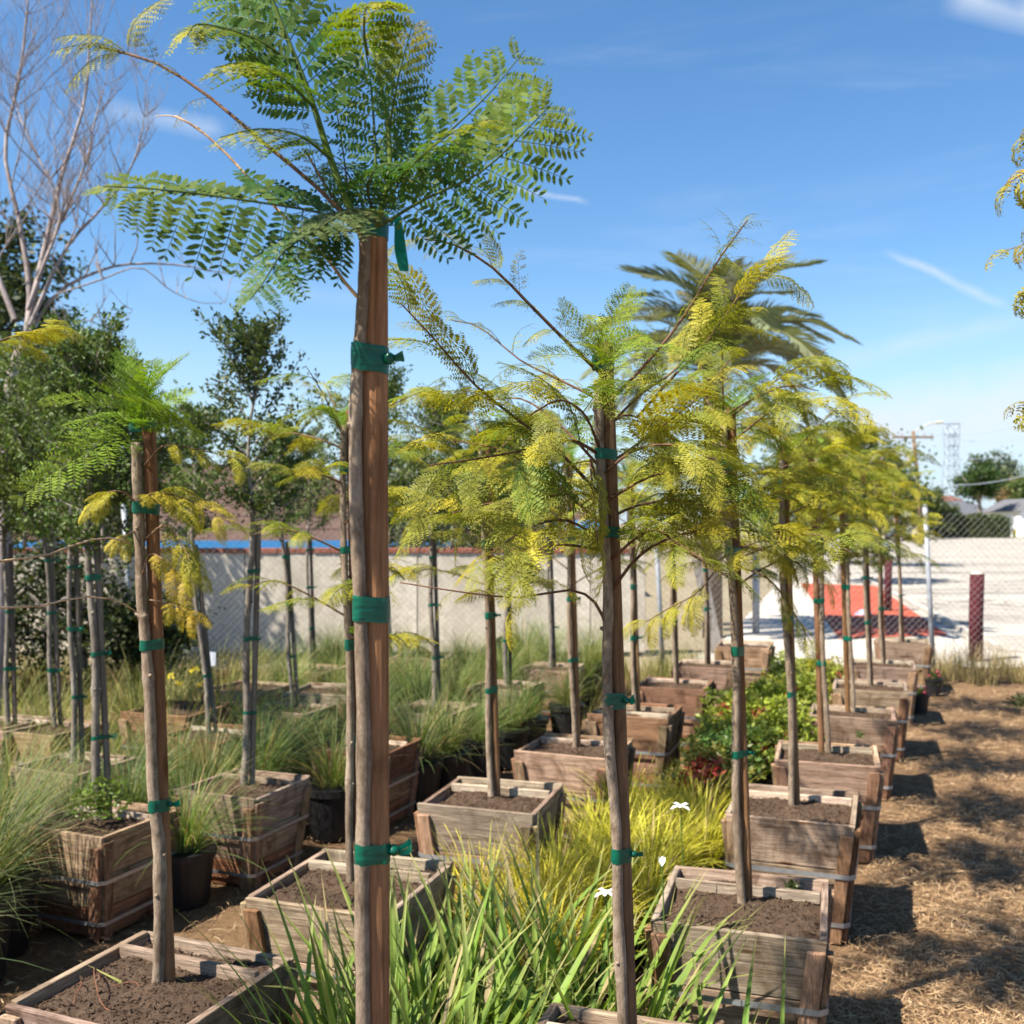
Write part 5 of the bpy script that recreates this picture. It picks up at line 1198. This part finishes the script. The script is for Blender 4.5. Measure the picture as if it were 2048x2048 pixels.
weeds('green_weeds', [(rs.uniform(-6, 2.4), 10.3 + rs.gauss(0, .9)) for _ in range(420)], .42, .007, 'rough yellow-green weeds growing before the concrete wall', (.17, .19, .05), .35)
weeds('bed_grass', [(lambda y: (rs.uniform(-.52 * y, -.1 + .12 * (y - 6)), y))(rs.uniform(6.8, 10.4)) for _ in range(260)], .3, .006, 'fine green grass growing between the far boxes', (.11, .15, .04), .2)
# reddish runner in the near-left box
t = thing('dry_runner', (posM[0].x - .12, posM[0].y - .05, .43), 'dry reddish brown runners trailing over the soil of the bent-trunk tree box', 'twig')
for pts in ([(-.02, .06, .02), (-.05, .08, .06), (-.02, .0, .075), (.03, -.07, .035), (.1, -.1, .02)], [(-.1, .08, .02), (-.06, .02, .05), (-.05, -.05, .03), (.04, -.12, .022), (.16, -.13, .02)], [(-.02, .06, .02), (.06, .06, .035), (.1, .0, .022), (.2, -.02, .02)]):
    b = MB(); b.tube(curve(pts, 14), .0016, 5); b.obj('stem', BARK, t, True, color=(.75, .45, .36))
# ------------------------------------------------------------------ trees of the background
def crown_mesh(sd, rx, ry, rz_, n, ls, clumps=40, flat=.0, name='crown', mat=None):
    rg_ = random.Random(sd); b = MB(); cl = []
    for i in range(clumps):
        d = V((rg_.gauss(0, 1), rg_.gauss(0, 1), rg_.gauss(0, .9))).normalized() * rg_.uniform(.35, 1.0); cl.append((V((d.x * rx, d.y * ry, d.z * rz_)), rg_.uniform(.16, .34) * min(rx, rz_)))
    for i in range(n):
        c, r = cl[i % clumps]; p = c + V((rg_.gauss(0, 1), rg_.gauss(0, 1), rg_.gauss(0, .8))) * r * .62
        d = V((rg_.uniform(-1, 1), rg_.uniform(-1, 1), rg_.uniform(-.4, .8))).normalized(); s = d.cross(V((rg_.uniform(-1, 1), rg_.uniform(-1, 1), rg_.uniform(-1, 1)))).normalized(); l = ls * rg_.uniform(.6, 1.3)
        b.add([p, p + d * l * .5 + s * l * .27, p + d * l, p + d * l * .5 - s * l * .27], [(0, 1, 2, 3)], max(0, min(1, rg_.gauss(.1, .12))))
    return b.mesh(name, mat or OAKLEAF)
def bg_tree(loc, r, h, col, seed, lab, cat='tree', n=5200, ls=.2, rzk=1.0, trunk=True, ry=None):
    t = thing('tree' if cat == 'tree' else cat, loc, lab, cat)
    mk('crown', crown_mesh(seed, r, ry or r, r * rzk, n, ls, 46), t, (0, 0, h), color=col)
    if trunk:
        b = MB(); b.tube(curve([V((0, 0, -.1)), V((.05 * r, 0, h * .4)), V((0, 0, h * .8)), V((.1 * r, 0, h + r * rzk * .3))], 8), [r * .11 * (1 - .07 * i) for i in range(9)], 8)
        for k in range(6): 
            a = k * 1.05; b.tube([V((0, 0, h * .65)), V((math.cos(a) * r * .3, math.sin(a) * r * .3, h * .9)), V((math.cos(a) * r * .7, math.sin(a) * r * .7, h + r * .25 * rzk))], [r * .05, r * .035, r * .015], 5)
        b.obj('trunk', BARK2, t, True)
    return t
def gpos(px, d): return V((at(px, HY, d).x, d, -.04))
bg_tree(gpos(1958, 119), 2.7, 6.3, (.022, .06, .015), 1, 'round dark green tree behind the clipped hedge', ls=.42)
bg_tree(gpos(2005, 140), 3.6, 8.0, (.07, .10, .06), 2, 'tall grey-green tree behind the round dark tree', ls=.5, n=3200)
bg_tree(gpos(2035, 132), 2.4, 5.6, (.19, .12, .05), 3, 'rust-tinged small tree above the white house', ls=.4, n=3000)
bg_tree(gpos(2062, 126), 2.6, 5.4, (.07, .12, .03), 31, 'light green tree overhanging the white house', ls=.4, n=3600)
bg_tree(gpos(1845, 105), 2.6, 2.9, (.035, .06, .018), 4, 'broad dark bush mass behind the camper van', ls=.4, rzk=.95)
bg_tree(gpos(1880, 112), 1.9, 2.2, (.04, .065, .02), 32, 'smaller dark bush beside the broad bush mass', ls=.35, n=3800)
bg_tree(gpos(1775, 100), 3.0, 4.0, (.07, .10, .025), 5, 'olive street tree half hidden behind the row of saplings', ls=.4)
bg_tree(gpos(1700, 96), 3.6, 4.4, (.08, .11, .03), 33, 'wide olive tree far behind the row of saplings', ls=.45)
bg_tree(V((9.2, 28.5, -.04)), 1.6, 3.1, (.07, .1, .03), 35, 'small street tree on the pavement behind the palm', ls=.17)
bg_tree(V((13.9, 40, -.04)), 2.0, 3.5, (.06, .095, .03), 36, 'rounded street tree further along the pavement', ls=.2)
bg_tree(gpos(1600, 60), 3.0, 3.4, (.07, .105, .03), 34, 'round green tree far behind the palm', ls=.3)
# clipped hedge
t = thing('hedge', gpos(1942, 113), 'long clipped dark green hedge across the street', 'hedge'); t.location.z = 0
rh = random.Random(4); b = MB()
for i in range(9000):
    x, y = rh.uniform(-3.8, 3.8), rh.uniform(-1.1, 1.1); top = 2.35 + .3 * noise.noise((x * .8, 0, 0)) - .5 * max(0, abs(x) - 3) ; f_ = rh.random()
    if f_ < .45: z = top + rh.gauss(0, .07)
    elif f_ < .9: y = -1.1 + rh.gauss(0, .08); z = rh.uniform(-.1, top)
    else: x = rh.choice((-3.8, 3.8)) + rh.gauss(0, .08); z = rh.uniform(0, top - .3)
    leafy(b, V((x, y, z)), rh, .22, 1, .01)
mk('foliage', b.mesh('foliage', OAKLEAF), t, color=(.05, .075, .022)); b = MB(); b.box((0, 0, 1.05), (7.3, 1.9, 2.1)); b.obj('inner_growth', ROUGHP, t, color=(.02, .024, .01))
# dark shrubs along the left end of the wall
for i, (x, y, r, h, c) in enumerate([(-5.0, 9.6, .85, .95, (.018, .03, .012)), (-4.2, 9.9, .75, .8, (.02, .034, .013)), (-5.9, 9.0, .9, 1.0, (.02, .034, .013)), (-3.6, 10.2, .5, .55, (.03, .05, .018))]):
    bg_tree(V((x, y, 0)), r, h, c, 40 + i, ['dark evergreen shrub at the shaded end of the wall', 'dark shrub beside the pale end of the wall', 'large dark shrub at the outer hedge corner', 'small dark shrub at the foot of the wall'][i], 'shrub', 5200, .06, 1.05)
for i, (px, d, r, h, c, lab) in enumerate([(-30, 13.0, 1.0, 4.6, (.022, .04, .018), 'tall dark green tree behind the bare tree'), (95, 12.0, 1.1, 2.95, (.06, .1, .03), 'loose green tree shading the end of the wall'), (250, 17, 1.4, 2.5, (.06, .095, .03), 'green garden tree beside the bungalow'), (830, 16.5, 1.0, 2.0, (.07, .09, .03), 'low green bush growing over the wall before the arched house'), (1010, 17.5, .9, 1.6, (.10, .12, .035), 'yellow-green bush above the wall capping')]):
    bg_tree(V((at(px, HY, d).x, d, -.05)), r, h, c, 60 + i, lab, n=5000, ls=.11 if r < 1.2 else .14)
# yellow flowers near the empty boxes
YF = plain('yellow_petal', (.75, .6, .03), .5, .3, 0, .1)
q = at(392, 1345, 8.6); t = thing('yellow_flowers', (q.x, q.y, 0), 'clump of yellow flowers beside the leaning pale trunk', 'flowers')
b = MB(); r5 = random.Random(3)
for k in range(12): b.tube([V((0, 0, -.02)), V((r5.uniform(-.1, .1), r5.uniform(-.1, .1), .25)), V((r5.uniform(-.2, .2), r5.uniform(-.1, .1), r5.uniform(.3, .5)))], .003, 3)
b.obj('stems', BLADE, t, color=(.1, .14, .04))
for (dx, dz) in ((0, .42), (-.13, .3), (-.2, .36), (.06, .3)):
    b = MB(); [leafy(b, V((dx, -.05, dz)), r5, .032, 6, .01, .8) for _ in range(3)]; b.obj('blossom', YF, t)
q = at(418, 1318, 7.5); t = thing('plant_tag', (q.x, q.y, 0), 'white plastic plant sign behind the leaning pale trunk', 'sign')
b = MB(); b.box((0, 0, q.z), (.1, .008, .1)); b.obj('panel', PAINT, t, color=(.6, .63, .7)); b = MB(); b.box((0, .008, q.z * .5), (.02, .006, q.z)); b.obj('stick', PAINT, t, color=(.5, .5, .5))
# large black nursery pot
q = P(985, 1345); t = thing('nursery_pot', (q.x, q.y, 0), 'large black nursery pot lying among the far grass', 'pot'); mk('pot', POT2, t, (0, 0, .16), (R(80), 0, .5), 1.25)

# ------------------------------------------------------------------ palm
PALM = leaf_mat('palm_leaf', (.3, .28, .12), .25, .5, 3.0, .35)
def palm_frond(sd, L_=1.85):
    rg_ = random.Random(sd); b = MB(); c = curve([V((0, 0, 0)), V((L_ * .4, 0, L_ * .12)), V((L_ * .75, 0, -L_ * .02)), V((L_ * .98, 0, -L_ * .32))], 30)
    b.tube(c[::3], [.018 * (1 - .8 * i / 10) for i in range(11)], 5, False, .3)
    for i in range(3, 30):
        for k in range(2):
            p = c[i].lerp(c[min(30, i + 1)], k * .5); T = (c[min(30, i + 1)] - c[i - 1]).normalized(); u = i / 30
            for sg in (-1, 1):
                d = (T * (.55 + .5 * u) + V((0, sg, 0)) * (1 - .3 * u) + V((0, 0, rg_.uniform(.05, .35)))).normalized(); l = .42 * (.4 + .75 * math.sin(math.pi * min(1, u * .85 + .1))) * rg_.uniform(.85, 1.1)
                b.strip([p, p + d * l * .55, p + d * l + V((0, 0, -.12 * l))], d.cross(V((0, 0, 1))).normalized() * .8 + V((0, 0, .5)), [.024, .036, .006], max(0, rg_.gauss(.15, .12)))
    return b.mesh('frond', PALM)
PF = [palm_frond(i) for i in range(4)]
pc = at(1425, 728, 15.2); t = thing('palm_tree', (pc.x, pc.y, -.05), 'tall palm with arching feather fronds behind the row of saplings', 'palm')
b = MB(); b.tube([(0, 0, -.05), (.02, 0, pc.z * .5), (0, 0, pc.z - .1)], [.15, .12, .15], 14); b.obj('trunk', BARK2, t, True, color=(.8, .7, .6)); rp = random.Random(8)
for i in range(44):
    az = i * 2.4; el = 1.35 - 1.6 * (i / 44) + rp.uniform(-.1, .1); d = V((math.cos(az) * math.cos(el), math.sin(az) * math.cos(el), math.sin(el)))
    frond_obj(t, PF[i % 4], V((0, 0, pc.z - .05)), d, rp, rp.uniform(.85, 1.1), jit((.16, .18, .11), rp, .2), roll=rp.uniform(-.3, .3))

# ------------------------------------------------------------------ leafless tree on the left
BARE = bark_mat('pale_bark', (9, 9, 4), (.2, .165, .16), (.40, .35, .34))
bd = 8.0; bx_ = at(-10, HY, bd).x; bt = thing('bare_tree', (bx_, bd, 0), 'leafless pale grey tree with many upright twigs', 'tree'); bb = V((bx_, bd, 0)); rb = random.Random(6)
b = MB(); b.tube(curve([V((0, 0, -.05)), V((.05, 0, 1.0)), at(20, 800, bd) - bb, at(40, 700, bd) - bb], 10), [.08 - .004 * i for i in range(11)], 10); b.obj('trunk', BARE, bt, True)
def grow(b, p, d, L_, r, depth):
    n = 5; pts = [p]; q = p.copy(); dd = d.copy()
    for i in range(n):
        dd = (dd + V((rb.gauss(0, .13), rb.gauss(0, .13), .13 + rb.gauss(0, .08)))).normalized(); q = q + dd * L_ / n; pts.append(q.copy())
    b.tube(pts, [r * (1 - .6 * i / n) for i in range(n + 1)], 5 if r > .006 else 3, False)
    if depth <= 0: return
    for k in range(rb.choice((2, 3, 3)) if depth < 3 else 4):
        i = rb.randrange(1, n + 1); az = rb.uniform(0, 6.28); e = V((math.cos(az), math.sin(az) * .7, rb.uniform(.1, 1.0))).normalized()
        grow(b, pts[i], (dd * .8 + e * .75).normalized(), L_ * rb.uniform(.45, .75), r * rb.uniform(.4, .55), depth - 1)
def limb(pts, r0_, r1_, nb, L_, d=bd, depth=2):
    w = curve([at(x, y, d + .1 * i) - bb for i, (x, y) in enumerate(pts)], 14); b = MB(); b.tube(w, [r0_ + (r1_ - r0_) * i / 14 for i in range(15)], 7, False)
    for k in range(nb):
        i = rb.randrange(3, 15); az = rb.uniform(0, 6.28); e = V((math.cos(az), math.sin(az) * .6, rb.uniform(.3, 1.3))).normalized(); grow(b, w[i], e, L_ * rb.uniform(.5, 1.0), .0075 * (1.2 - i / 20), depth + (1 if depth == 2 else 0))
    b.obj('limb', BARE, bt, True)
limb([(40, 720), (75, 560), (105, 430), (130, 330), (170, 200), (180, 60), (190, -60)], 0.0275, 0.0048, 18, .75)
limb([(40, 720), (60, 600), (40, 450), (10, 300), (40, 150), (60, -40)], 0.0275, 0.0072, 17, .8)
limb([(45, 690), (110, 590), (190, 545), (260, 528), (360, 530), (440, 545), (505, 545)], 0.0165, 0.0024, 11, .35, depth=1)
limb([(110, 590), (200, 560), (280, 535), (340, 580), (400, 605), (450, 605)], 0.0077, 0.0024, 8, .22, depth=1)
limb([(60, 650), (130, 500), (200, 420), (255, 350), (285, 260), (292, 165)], 0.0165, 0.0024, 20, .45)
limb([(30, 750), (90, 690), (140, 660), (180, 690), (170, 780)], 0.0088, 0.0024, 8, .3, depth=1)
limb([(55, 620), (110, 470), (170, 330), (190, 240), (210, 170)], 0.0165, 0.0030, 20, .5)
limb([(30, 640), (-30, 480), (-80, 300), (-60, 100)], 0.0248, 0.0072, 13, .8)
limb([(75, 560), (120, 420), (60, 280), (30, 170), (90, 30)], 0.0121, 0.0030, 15, .6)
limb([(90, 700), (160, 640), (230, 660), (265, 620)], 0.0066, 0.0018, 6, .25, depth=1)
